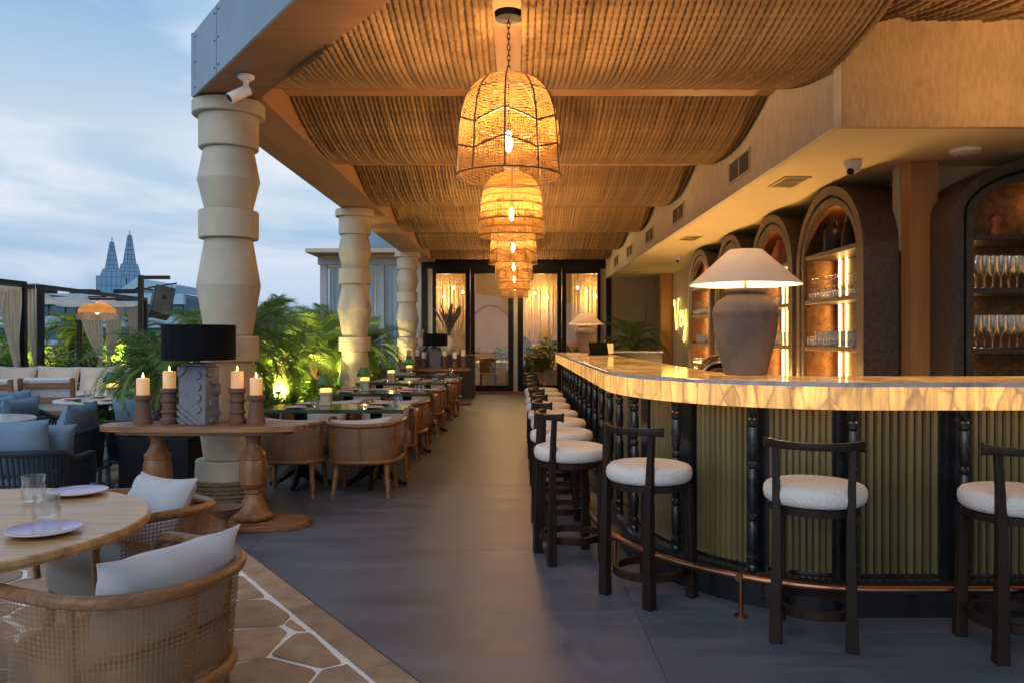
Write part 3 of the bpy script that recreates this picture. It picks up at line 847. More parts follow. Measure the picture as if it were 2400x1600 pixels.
def room_chair(x, y, rz, label):
    t = thing('dining_chair', label, 'chair', (x, y, 0.02), rz, 'pale chairs in the dining room')
    MB().box(-.22, .22, -.22, .22, 0.42, 0.48).build('seat', M['cloth'], t, bevel=.015)
    MB().box(-.22, .22, .2, .25, 0.48, 0.86).build('backrest', M['cane'], t, bevel=.015)
    for sx in (-1, 1):
        for sy in (-1, 1): MB().tube([(sx * .19, sy * .19, .43), (sx * .2, sy * .21, 0)], .02, 8).build('leg', M['teak'], t)
for x, y, rz, lb in ((-0.75, 21.55, PI, 'pale chair pulled to the near side of the table behind the second door'), (-0.1, 22.3, -PI / 2, 'pale chair at the bar side of the table behind the second door'),
                     (0.7, 21.7, PI, 'pale chair at the table behind the third glass door'), (-1.5, 22.5, PI / 2, 'pale chair behind the leftmost glass door')): room_chair(x, y, rz, lb)
point('room_light', (-0.6, 23.4, 3.0), 80, (1, 0.66, 0.32), 0.3)

# glazed wing beyond the columns: pale frames, drawn sheer drapes, blue parapet
wing = thing('glazed_wing', 'pale framed glazed wing with drawn sheer drapes and a blue parapet beyond the columns', 'building', (-5.2, 21.2, 0))
def wb(x0, x1, y0, y1, z0, z1, nm, m, par=None):
    mb = MB().box(x0 + 5.2, x1 + 5.2, y0 - 21.2, y1 - 21.2, z0, z1)
    return mb.build(nm, m, par or wing, smooth=0)
for x0, x1 in ((-5.2, -5.02), (-3.62, -3.5), (-2.62, -2.48)): wb(x0, x1, 21.15, 21.25, 0, 3.35, 'frame_post', M['white_frame'])
wb(-5.25, -2.48, 21.1, 21.3, 3.35, 3.55, 'head_rail', M['white_frame'])
wb(-5.25, -5.1, 21.31, 24.5, 3.35, 3.55, 'side_rail', M['white_frame'])
wb(-5.2, -5.08, 24.3, 24.4, 0, 3.35, 'frame_post', M['white_frame'])
wb(-5.0, -3.62, 21.19, 21.21, 0, 3.35, 'pane', M['pane']); wb(-3.5, -2.62, 21.19, 21.21, 0, 3.35, 'pane', M['pane'])
wb(-5.15, -5.13, 21.35, 24.3, 0, 3.35, 'pane', M['pane'])
wb(-4.3, -2.4, 21.45, 27, 3.56, 4.35, 'parapet', M['fascia'])
def drape(x0, x1, y, z0, z1, amp, waves, m, name, par):
    mb = MB(); n = 60; vs = []; fs = []
    for i in range(n + 1):
        t_ = i / n; xx_ = x0 + (x1 - x0) * t_
        yy = y + amp * math.sin(waves * 2 * PI * t_) + amp * .4 * math.sin(waves * 5.3 * t_ + 1)
        vs += [(xx_, yy, z0), (xx_, yy, z1), (xx_, yy + .006, z0), (xx_, yy + .006, z1)]
    for i in range(n):
        a = 4 * i
        fs += [(a, a + 4, a + 5, a + 1), (a + 2, a + 3, a + 7, a + 6), (a + 1, a + 5, a + 7, a + 3)]
    return mb.add(vs, fs).build(name, m, par)
drape(0.2, 1.4, 0.18, 0.05, 3.33, 0.035, 8, M['sheer'], 'drape', wing)
drape(1.45, 2.75, 0.18, 0.05, 3.33, 0.035, 9, M['sheer'], 'drape', wing)
# ================================================================ the bar
PATH = []
y = 12.3
while y > 5.4 + 1e-6:
    PATH.append(((0.61, y), (-1.0, 0.0))); y -= 0.3
ea, eb = 1.14, 1.5
for i in range(41):
    a = PI + (PI / 2) * i / 40
    nx, ny = math.cos(a) / ea, math.sin(a) / eb; L = math.hypot(nx, ny)
    PATH.append(((1.75 + ea * math.cos(a), 5.4 + eb * math.sin(a)), (nx / L, ny / L)))
x = 1.75 + 0.3
while x < 5.3:
    PATH.append(((x, 3.9), (0.0, -1.0))); x += 0.3
CUM = [0.0]
for (p, _), (q, _) in zip(PATH, PATH[1:]): CUM.append(CUM[-1] + math.hypot(q[0] - p[0], q[1] - p[1]))
def along(s):
    for i in range(len(CUM) - 1):
        if CUM[i + 1] >= s:
            t = (s - CUM[i]) / (CUM[i + 1] - CUM[i])
            p, n = PATH[i]; q, m = PATH[i + 1]
            nn = (n[0] + (m[0] - n[0]) * t, n[1] + (m[1] - n[1]) * t); L = math.hypot(*nn)
            return (p[0] + (q[0] - p[0]) * t, p[1] + (q[1] - p[1]) * t), (nn[0] / L, nn[1] / L)
    return PATH[-1]
bar = thing('bar_counter', 'curved bar counter with glowing onyx top and green ribbed front', 'bar counter', (0, 0, 0))
MB().sweep([(0, 1.05), (0, 1.163), (-.03, 1.163), (-.03, 1.05)], PATH, uv=True).build('onyx_fascia', onyx_front, bar, smooth=30)
MB().sweep([(.004, 1.1635), (.004, 1.181), (0, 1.186), (-.016, 1.186), (-.016, 1.1635)], PATH).build('edge_strip', M['onyx_edge'], bar, smooth=30)
MB().sweep([(-.0165, 1.186), (-.66, 1.186), (-.66, 1.1635), (-.0165, 1.1635)], PATH, uv=True).build('countertop', onyx_top, bar, smooth=30)
MB().sweep([(-.22, .178), (-.22, 1.049), (-.28, 1.049), (-.28, .178)], PATH).build('body', M['black_wood'], bar, smooth=30)
MB().sweep([(-.60, 0), (-.60, 1.049), (-.64, 1.049), (-.64, 0)], PATH).build('inner_panel', M['black_wood'], bar, smooth=30)
MB().sweep([(-.10, 0), (-.10, .160), (-.118, .178), (-.30, .178), (-.30, 0)], PATH).build('plinth', M['black_wood'], bar, smooth=30)
MB().sweep([(-.10, 1.045), (-.10, 1.0485), (-.125, 1.0485), (-.125, 1.045)], PATH).build('added_under_counter_glow', M['under'], bar, smooth=0)  # unseen glowing strip, added to warm the ribs from above
spin_s = sorted([9.5 - .57 * k for k in range(-3, 17) if 0.12 < 9.5 - .57 * k < CUM[-1] - .1])
sp = [(.030, .178), (.030, .20), (.024, .21), (.033, .235), (.033, .25), (.022, .262), (.030, .30), (.034, .36), (.028, .42), (.020, .44), (.031, .452), (.031, .468), (.020, .48),
      (.031, .52), (.035, .58), (.033, .66), (.026, .70), (.019, .715), (.030, .728), (.030, .742), (.019, .755), (.030, .79), (.034, .85), (.027, .92), (.021, .935), (.031, .947), (.031, .975), (.021, .985), (.032, 1.00), (.034, 1.049)]
spm = MB().lathe([(r * .86, z) for r, z in sp], 18).mesh('spindle', smooth=35); spm.materials.append(M['black_wood'])
for s_ in spin_s:
    p, n = along(s_)
    link('spindle', spm, bar, (p[0] - n[0] * .125, p[1] - n[1] * .125, 0))
    MB().mbox(Matrix.Translation((p[0] - n[0] * .205, p[1] - n[1] * .205, .613)) @ Matrix.Rotation(math.atan2(n[1], n[0]), 4, 'Z'), .028, .12, .868).build('pilaster', M['black_wood'], bar, smooth=0)
w_ = .0165
slat = MB(); pr = [(-w_, 0), (-w_, -.006), (-w_ * .55, -.019), (w_ * .55, -.019), (w_, -.006), (w_, 0)]
slat.prism(pr[::-1], .19, 1.045)
slm = slat.mesh('rib', smooth=25); slm.materials.append(M['rib'])
nr = 0; s_ = 0.1
while s_ < CUM[-1] - .1:
    if min(abs(s_ - q) for q in spin_s) > .078 and s_ < 10.35:
        p, n = along(s_)
        link('rib', slm, bar, (p[0] - n[0] * .221, p[1] - n[1] * .221, 0), (0, 0, math.atan2(n[1], n[0]) + PI / 2)); nr += 1
    s_ += .0415
rail = thing('foot_rail', 'copper tube foot rail running round the base of the curved bar', 'foot rail', (0, 0, 0))
MB().tube([(p[0] + n[0] * .09, p[1] + n[1] * .09, .20) for p, n in PATH], .019, 12).build('tube', M['copper'], rail)
for s_ in (.6, 2.0, 3.4, 4.8, 6.2, 7.45, 8.38, 9.85, 11.2):
    p, n = along(min(s_, CUM[-1] - .05)); c = (p[0] + n[0] * .09, p[1] + n[1] * .09)
    MB().lathe([(.034, 0), (.034, .006), (.012, .010), (.012, .185)], 14, c=(c[0], c[1], 0)).build('post', M['copper'], rail)
    MB().tube([(p[0] + n[0] * .06, p[1] + n[1] * .06, .20), (p[0] + n[0] * .12, p[1] + n[1] * .12, .20)], .0205, 12).build('collar', M['copper'], rail)

# ---------------------------------------------------------------- bar stools
def frustum(mb, pts, ws):
    vs = []; fs = []
    for (x, y, z), w in zip(pts, ws):
        h = w / 2; vs += [(x - h, y - h, z), (x + h, y - h, z), (x + h, y + h, z), (x - h, y + h, z)]
    n = len(pts)
    for i in range(n - 1):
        for k in range(4):
            k2 = (k + 1) % 4; fs.append((4 * i + k, 4 * i + k2, 4 * i + 4 + k2, 4 * i + 4 + k))
    fs += [(3, 2, 1, 0), tuple(4 * n - 4 + k for k in range(4))]
    return mb.add(vs, fs)
def make_stool():
    t = thing('bar_stool', 'bar stool', 'bar stool', (0, 0, 0), 0, 'dark wood bar stools with cream boucle seats')
    prof = [(.0001, .628), (.18, .628), (.215, .634), (.229, .650), (.234, .675), (.231, .700), (.220, .715), (.19, .724), (.1, .728), (.0001, .729)]
    MB().lathe(prof, 48, cap=False).build('seat', M['boucle'], t, smooth=80)
    MB().lathe([(.205, .592), (.205, .627), (.165, .627), (.165, .592), (.205, .592)], 36, cap=False).build('seat_frame', M['stool_wood'], t, smooth=30)
    for sx in (-1, 1):
        frustum(MB(), [(sx * .168, .158, 0), (sx * .165, .155, .2), (sx * .160, .148, .45), (sx * .156, .145, .615)], [.052, .048, .040, .036]).build('leg', M['stool_wood'], t, bevel=.004, smooth=30)
        frustum(MB(), [(sx * .163, -.172, 0), (sx * .160, -.172, .25), (sx * .158, -.168, .55), (sx * .162, -.164, .75), (sx * .168, -.158, .905)], [.056, .050, .042, .034, .030]).build('rear_leg', M['stool_wood'], t, bevel=.004, smooth=30)
    MB().lathe([(.196, .125), (.196, .165), (.166, .165), (.166, .125), (.196, .125)], 48, cap=False).build('foot_ring', M['stool_wood'], t, smooth=30)
    mb = MB(); vs = []; fs = []; N = 24
    for i in range(N + 1):
        a = R(-90 + (-49 + 98 * i / N)); hw = .011
        e = abs(2 * i / N - 1); dz = .010 * (1 - e * e)
        for r_, z in ((.28 + hw, .893 + dz * .3), (.28 + hw, .940 - dz), (.28 - hw, .940 - dz), (.28 - hw, .893 + dz * .3)):
            vs.append((r_ * math.cos(a), r_ * math.sin(a) + .068, z))
    for i in range(N):
        for k in range(4): fs.append((4 * i + k, 4 * i + (k + 1) % 4, 4 * i + 4 + (k + 1) % 4, 4 * i + 4 + k))
    fs += [(0, 1, 2, 3), (4 * N + 3, 4 * N + 2, 4 * N + 1, 4 * N)]
    mb.add(vs, fs).build('back_rail', M['stool_wood'], t, bevel=.005, smooth=35, seg=2)
    return t
st0 = make_stool()
spots = [(2.26, 3.60, -2, 'dark bar stool cut off by the picture edge, in front of the ribbed bar'),
         (1.417, 3.78, -22, 'dark bar stool standing below the big clay lamp, its back to the viewer'),
         (.726, 4.353, -52, 'dark bar stool turned at the bend of the bar'),
         (.35, 5.11, -76, 'first stool of the row along the long side of the bar'),
         (.34, 5.95, -82, 'second stool of the row along the long side of the bar'), (.36, 6.74, -88, 'third stool of the row along the long side of the bar'),
         (.35, 7.53, -84, 'fourth stool of the row along the long side of the bar'), (.34, 8.36, -90, 'fifth stool of the row along the long side of the bar'),
         (.35, 9.2, -86, 'sixth stool of the row along the long side of the bar'), (.36, 10.05, -88, 'seventh stool of the row along the long side of the bar'),
         (.35, 10.9, -90, 'last stool of the row along the bar, closest to the glass doors')]
for i, (x, y, a, lb) in enumerate(spots):
    if i == 0: st0.location = (x, y, 0); st0.rotation_euler = (0, 0, R(a)); st0['label'] = lb
    else: dup(st0, (x, y, 0), R(a), lb)

# ---------------------------------------------------------------- clay lamps on the counter
def clay_lamp(loc, s, label, e):
    t = thing('clay_lamp', label, 'table lamp', loc, 0, 'big clay lamps on the bar')
    pr = [(.118, 0), (.124, .012), (.138, .07), (.160, .16), (.178, .24), (.186, .305), (.186, .335), (.189, .340), (.189, .372), (.187, .377), (.183, .395), (.173, .416), (.156, .436), (.134, .451), (.115, .460), (.108, .466), (.108, .474), (.117, .478), (.122, .488), (.121, .499), (.112, .506), (.096, .502), (.09, .47)]
    MB().lathe([(a * s, b * s) for a, b in pr], 56, cap=True).build('vase', M['clay'], t, smooth=50)
    rp = MB()
    for k in range(84):
        a = 2 * PI * k / 84; c_, s__ = math.cos(a), math.sin(a)
        rp.tube([(.188 * s * c_, .188 * s * s__, .343 * s), (.1905 * s * c_, .1905 * s * s__, .356 * s), (.188 * s * c_, .188 * s * s__, .369 * s)], .0032 * s, 4)
    rp.build('ribbed_band', M['clay'], t)
    MB().lathe([(.008 * s, .50 * s), (.008 * s, .62 * s)], 10).build('stem', M['brass'], t)
    sh = MB().lathe([(.322 * s, .527 * s), (.322 * s, .532 * s), (.097 * s, .735 * s), (.094 * s, .735 * s), (.317 * s, .529 * s)], 64, cap=False)
    sh.build('lamp_shade', M['shade'], t, smooth=30)
    MB().lathe([(.001, .60 * s), (.03 * s, .62 * s), (.034 * s, .65 * s), (.015 * s, .69 * s)], 12).build('bulb', M['small_bulb'], t)
    l = point('lamp_light', (loc[0], loc[1], loc[2] + .60 * s), e, (1.0, 0.66, 0.36), .05)
clay_lamp((1.36, 4.72, 1.187), 1.0, 'big aged clay vase lamp with wide linen shade standing on the curved onyx counter', 60)
clay_lamp((1.04, 11.85, 1.187), 0.8, 'clay vase lamp with linen shade at the far end of the bar', 20)

# ---------------------------------------------------------------- arched niches
def arch_pts(hw, rz, zs, n=28):
    return [(-hw, 0.0)] + [(-hw * math.cos(PI * i / n), zs + rz * math.sin(PI * i / n)) for i in range(n + 1)] + [(hw, 0.0)]
def arch_ring(mb, o, i_, y0, y1):
    n = len(o); vs = [(x, y0, z) for x, z in o] + [(x, y0, z) for x, z in i_] + [(x, y1, z) for x, z in o] + [(x, y1, z) for x, z in i_]; fs = []
    for k in range(n - 1):
        fs += [(k, k + 1, n + k + 1, n + k), (2 * n + k, 3 * n + k, 3 * n + k + 1, 2 * n + k + 1), (k, 2 * n + k, 2 * n + k + 1, k + 1), (n + k, n + k + 1, 3 * n + k + 1, 3 * n + k)]
    return mb.add(vs, fs)
def niche(loc, rotz, hw, rz, zs, depth, shelves, label, led_x, led=True, ind=None):
    ind = ind or depth
    t = thing('arched_niche', label, 'arched shelf niche', loc, rotz, 'arched back bar niches')
    arch_ring(MB(), arch_pts(hw, rz, zs), arch_pts(hw - .085, rz - .085, zs), 0, depth).build('outer_arch', M['niche'], t, smooth=30)
    arch_ring(MB(), arch_pts(hw - .085, rz - .085, zs), arch_pts(hw - .115, rz - .115, zs), .035, depth).build('groove', M['black'], t, smooth=30)
    arch_ring(MB(), arch_pts(hw - .115, rz - .115, zs), arch_pts(hw - .175, rz - .175, zs), .012, depth).build('inner_arch', M['niche'], t, smooth=30)
    arch_ring(MB(), arch_pts(hw - .1755, rz - .1755, zs), arch_pts(hw - .185, rz - .185, zs), .05, ind - .03).build('lining', M['niche_in'], t, smooth=30)
    p = arch_pts(hw - .11, rz - .11, zs); n = len(p)
    MB().add([(x, ind - .05, z) for x, z in p] + [(x, ind - .01, z) for x, z in p], [tuple(range(n)), tuple(range(2 * n - 1, n - 1, -1))]).build('back_panel', M['niche_in'], t, smooth=0)
    iw = hw - .187
    zz = sorted(shelves)
    for z in zz:
        w = iw if z <= zs else iw * math.sqrt(max(.05, 1 - ((z - zs) / (rz - .187)) ** 2))
        MB().box(-w, w, .02, ind - .052, z - .045, z).build('shelf', M['niche'], t, bevel=.004, smooth=0)
    if led:
        for a, b in zip([.55] + zz[:-1], zz):
            for k, lx in enumerate((led_x, led_x + .17)):
                MB().box(lx, lx + .014, ind - .066, ind - .0505, a + .002, b - .047).build('led_strip', M['led'], t, smooth=0)
    return t
SH = [.86, 1.32, 1.80, 2.27]
NY = [7.90, 9.68, 11.52, 13.42]
names = ['nearest arched niche in the row behind the bar, with two black bottles on top', 'second arched niche in the row behind the bar, red clay jug on its top shelf',
         'third arched niche in the row behind the bar, mostly hidden by the big lamp', 'last arched niche in the row behind the bar, next to the neon sign']
for yc, lb in zip(NY, names): niche((3.08, yc, 0), R(-90), .84 if yc < 9 else .80, .72, 2.17, .60, SH, lb, -.50, ind=.39)
niche((4.56, 6.50, 0), 0, .99, .50, 2.41, .54, [.86, 1.32, 1.81, 2.25], 'large dark arched niche cut off at the edge, facing the viewer', -.775)
point('niche_light', (4.75, 6.75, 2.62), 2.0, (1, .5, .16), .05)
for yc in NY: point('niche_top_light', (3.25, yc, 2.60), 2.2, (1, .5, .16), .04)

# glassware
gm = {}
def gmesh(k, prof, seg=14):
    me = MB().lathe(prof, seg, cap=False).mesh(k, smooth=60); me.materials.append(M['glass']); gm[k] = me
gmesh('tumbler', [(.001, .004), (.030, .004), (.031, .012), (.036, .10), (.0345, .10), (.0295, .014), (.001, .012)])
gmesh('highball', [(.001, .004), (.027, .004), (.029, .012), (.031, .15), (.0295, .15), (.027, .016), (.001, .014)])
gmesh('wine_glass', [(.034, .0), (.030, .004), (.006, .010), (.0045, .08), (.010, .092), (.034, .12), (.040, .15), (.036, .19), (.031, .215), (.030, .215), (.038, .15), (.001, .097)])
gmesh('upturned_wine_glass', [(.031, 0), (.036, .025), (.040, .065), (.034, .095), (.010, .123), (.0045, .135), (.006, .205), (.030, .211), (.034, .215)])
gmesh('flute', [(.032, 0), (.028, .004), (.005, .010), (.004, .095), (.012, .11), (.026, .14), (.028, .22), (.025, .27), (.024, .27), (.026, .20), (.001, .115)])
gmesh('water_glass', [(.001, .004), (.034, .004), (.038, .02), (.041, .045), (.036, .065), (.039, .095), (.0375, .095), (.0345, .065), (.039, .045), (.034, .018), (.001, .014)], 20)
rg = random.Random(21)
where = ['nearest', 'second', 'third', 'last']
shelfn = {1: 'middle', 2: 'upper', 0: 'lowest'}
def shelf_row(ni, sh, kind, x0, x1, step, rows, word):
    yc = NY[ni]
    for r_ in range(rows):
        x = x0 + (.5 * step if r_ % 2 else 0)
        while x < x1:
            lx, ly = x + rg.uniform(-.004, .004), .055 + r_ * step * 1.05 + rg.uniform(-.004, .004)
            o = link(kind, gm[kind], None, (3.08 + ly, yc - lx, SH[sh] + .0005), (0, 0, rg.uniform(0, 6)))
            tag(o, f'{word} on the {shelfn[sh]} shelf of the {where[ni]} arched niche', 'glass', f'{kind.replace("_", " ")} row, {shelfn[sh]} shelf of the {where[ni]} niche')
            x += step
for ni in range(4):
    if ni in (0, 1, 3):
        shelf_row(ni, 2, 'upturned_wine_glass', -.52, .50, .086, 2 if ni == 0 else 1, 'upside down stemmed glass')
        shelf_row(ni, 1, 'highball', -.36, .52, .074, 2 if ni == 0 else 1, 'clear straight highball glass')
    if ni == 0: shelf_row(0, 1, 'tumbler', -.58, -.40, .078, 1, 'short clear tumbler')
    if ni == 0: shelf_row(0, 0, 'tumbler', -.1, .42, .08, 1, 'short clear tumbler')
    if ni == 3: shelf_row(3, 0, 'wine_glass', -.50, .50, .1, 1, 'upright stemmed wine glass')
    if ni == 2: shelf_row(2, 2, 'upturned_wine_glass', -.5, .0, .09, 1, 'upside down stemmed glass')
BSH = {3: (1.81, 'upper'), 2: (1.32, 'middle'), 1: (.86, 'lowest')}
for sh, kind, x0, n, word in ((3, 'flute', -.76, 14, 'tall champagne flute'), (2, 'flute', -.76, 7, 'tall champagne flute'), (2, 'upturned_wine_glass', -.20, 8, 'upside down stemmed glass'), (1, 'tumbler', -.76, 14, 'short clear tumbler')):
    st = .068 if kind == 'flute' else .088
    for r_ in range(2):
        for k in range(n):
            x = x0 + st * (k + .5 * r_)
            if x > .75: continue
            o = link(kind, gm[kind], None, (4.56 + x, 6.5 + .07 + r_ * st, BSH[sh][0] + .0005), (0, 0, rg.uniform(0, 6)))
            tag(o, f'{word} on the {BSH[sh][1]} shelf of the large arched niche', 'glass', f'{kind.replace("_", " ")} row, {BSH[sh][1]} shelf of the large niche')
# pots on the top shelves
def pot(name, prof, loc, m, label, cat, handle=None):
    t = thing(name, label, cat, loc)
    MB().lathe(prof, 28).build('body', m, t, smooth=50)
    if handle:
        MB().tube(handle, .010, 8).build('handle', m, t)
    return t
bot = [(.085, 0), (.092, .02), (.092, .20), (.085, .235), (.05, .275), (.042, .285), (.042, .33), (.036, .33), (.036, .28)]
pot('black_bottle', bot, (3.25, 8.16, 2.271), M['black'], 'broad black pottery bottle with a small handle on the top shelf of the nearest niche', 'bottle', [(.0, -.045, .31), (0, -.085, .315), (0, -.095, .27), (0, -.075, .24)])
pot('black_vase', [(.08, 0), (.088, .03), (.086, .08), (.083, .085), (.08, .15), (.074, .155), (.06, .22), (.04, .30), (.034, .31), (.034, .35), (.028, .35)], (3.22, 7.66, 2.271), M['black'], 'tapering ridged black vase on the top shelf of the nearest niche', 'vase')
pot('clay_cup', [(.06, 0), (.062, .1), (.05, .16), (.045, .16)], (3.34, 7.95, 2.271), M['red_clay'], 'small brown clay pot between the two black vessels', 'pot')
pot('red_jug', [(.07, 0), (.095, .05), (.10, .14), (.08, .22), (.045, .27), (.05, .31), (.044, .31)], (3.2, 9.62, 2.271), M['red_clay'], 'red clay jug with a looped handle on the second niche top shelf', 'jug', [(0, -.05, .28), (0, -.10, .28), (0, -.13, .22), (0, -.10, .16)])
pot('clay_bottle', [(.06, 0), (.075, .04), (.07, .14), (.04, .2), (.035, .22), (.045, .25), (.04, .25)], (3.2, 9.36, 2.271), M['terracotta'], 'brown clay bottle beside the red jug in the second niche', 'bottle')
pot('clay_vase', [(.05, 0), (.085, .1), (.09, .18), (.05, .28), (.042, .38), (.065, .44), (.06, .44)], (3.22, 13.5, 2.271), M['red_clay'], 'tall red clay vase on the top shelf of the last niche', 'vase')
pot('red_figurine', [(.04, 0), (.05, .02), (.028, .08), (.04, .11), (.045, .14), (.02, .175), (.001, .18)], (3.98, 6.62, 2.251), M['red_clay'], 'small red clay ornament on the top shelf of the large niche', 'ornament')

# neon script on the wall by the last niche
nt = thing('neon_sign', 'glowing yellow handwritten neon sign on the wall by the glowing pillar', 'neon sign', (3.69, 18.4, 1.5))
def stroke(pts, nm='letter_tube'):
    # pts as (distance along the wall towards the bar, height above 1.5)
    P = [Vector((-.035, -u, z)) for u, z in pts]; out = []
    for i in range(len(P) - 1):
        a = P[max(0, i - 1)]; b = P[i]; c = P[i + 1]; d = P[min(len(P) - 1, i + 2)]
        for k in range(6):
            t = k / 6
            out.append(.5 * ((2 * b) + (c - a) * t + (2 * a - 5 * b + 4 * c - d) * t * t + (3 * b - a - 3 * c + d) * t ** 3))
    out.append(P[-1])
    MB().tube(out, .0105, 8).build(nm, M['neon'], nt)
stroke([(-.02, .66), (.03, .78), (.10, .55), (.24, .13), (.30, .16), (.42, .55), (.50, .78), (.54, .74)])
stroke([(.62, .30), (.80, .40), (.82, .50), (.72, .50), (.66, .34), (.74, .16), (.92, .22)])
stroke([(.98, .50), (1.0, .26), (1.12, .20), (1.24, .34), (1.26, .52), (1.24, .2), (1.18, -.12), (1.04, -.14), (1.12, .06), (1.36, .22)])
for u, z in ((0.05, .6), (.45, .6), (.78, .25), (1.22, .3)):
    MB().tube([(0, -u, z), (-.035, -u, z)], .006, 6).build('bracket', M['white'], nt)
point('neon_light', (3.45, 17.8, 1.85), 2.2, (1, .62, .12), .2)

# behind the counter
t = thing('back_counter', 'black return counter with a lit edge behind the far end of the bar', 'counter', (1.95, 14.0, 0))
MB().box(-.6, .62, 0, .6, 0, 1.15).build('body', M['black_wood'], t, smooth=0)
MB().box(-.62, .64, -.02, .62, 1.152, 1.18).build('top', M['onyx_edge'], t, bevel=.004, smooth=0)
t = thing('till', 'black point of sale terminal with yellow lit screen on the far counter', 'till', (1.06, 10.2, 1.187), R(20))
MB().mbox(Matrix.Translation((0, 0, .075)) @ Matrix.Rotation(R(-18), 4, 'X'), .26, .02, .18).build('screen', M['black'], t, bevel=.004)
MB().box(-.09, .09, -.05, .13, 0, .02).box(-.03, .03, .03, .07, .02, .12).build('stand', M['black'], t, smooth=0)
MB().box(.13, .20, -.02, .02, .02, .15).build('screen_lit_side', M['screen'], t, smooth=0)  # yellow screen-lit side, its light put in as emission
t = thing('chrome_server', 'chrome roll top server half showing behind the counter near the clay lamp', 'server', (1.62, 6.4, .98), R(15))
mb = MB(); vs = []; fs = []
for i in range(17):
    a = PI * i / 16
    for j, yy in enumerate((-.14, -.05)):
        vs.append((-.24 * math.cos(a), yy, .06 + .24 * math.sin(a)))
for i in range(16): fs.append((2 * i, 2 * i + 2, 2 * i + 3, 2 * i + 1))
mb.add(vs, fs).build('front_hoop', M['chrome'], t)
mb = MB(); vs = []; fs = []
for i in range(13):
    a = PI * i / 12 * .62
    for j in range(9):
        b = PI * j / 8
        vs.append((-.225 * math.cos(b), -.05 + .2 * math.sin(a) * math.sin(b) * .9, .06 + .225 * math.sin(b) * math.cos(a * .9)))
for i in range(12):
    for j in range(8): fs.append((i * 9 + j, i * 9 + j + 1, i * 9 + j + 10, i * 9 + j + 9))
mb.add(vs, fs).build('roll_cover', M['chrome'], t)
MB().box(-.26, .26, -.16, .2, -.02, .058).build('tray', M['chrome'], t, bevel=.01)
t = thing('back_bar', 'low black back bar bench below the arched niches, with hidden light strips added along it', 'counter', (2.9, 10.4, 0))
MB().box(-.16, .17, -3.3, 4.2, 0, .84).build('cabinet', M['black_wood'], t, smooth=0)
for k in range(5): MB().box(-.12, -.09, -3.2 + 1.45 * k, -1.85 + 1.45 * k, .842, .856).build('led_strip', M['ledge'], t, smooth=0)  # out of sight behind the counter, added to brighten the soffit underside
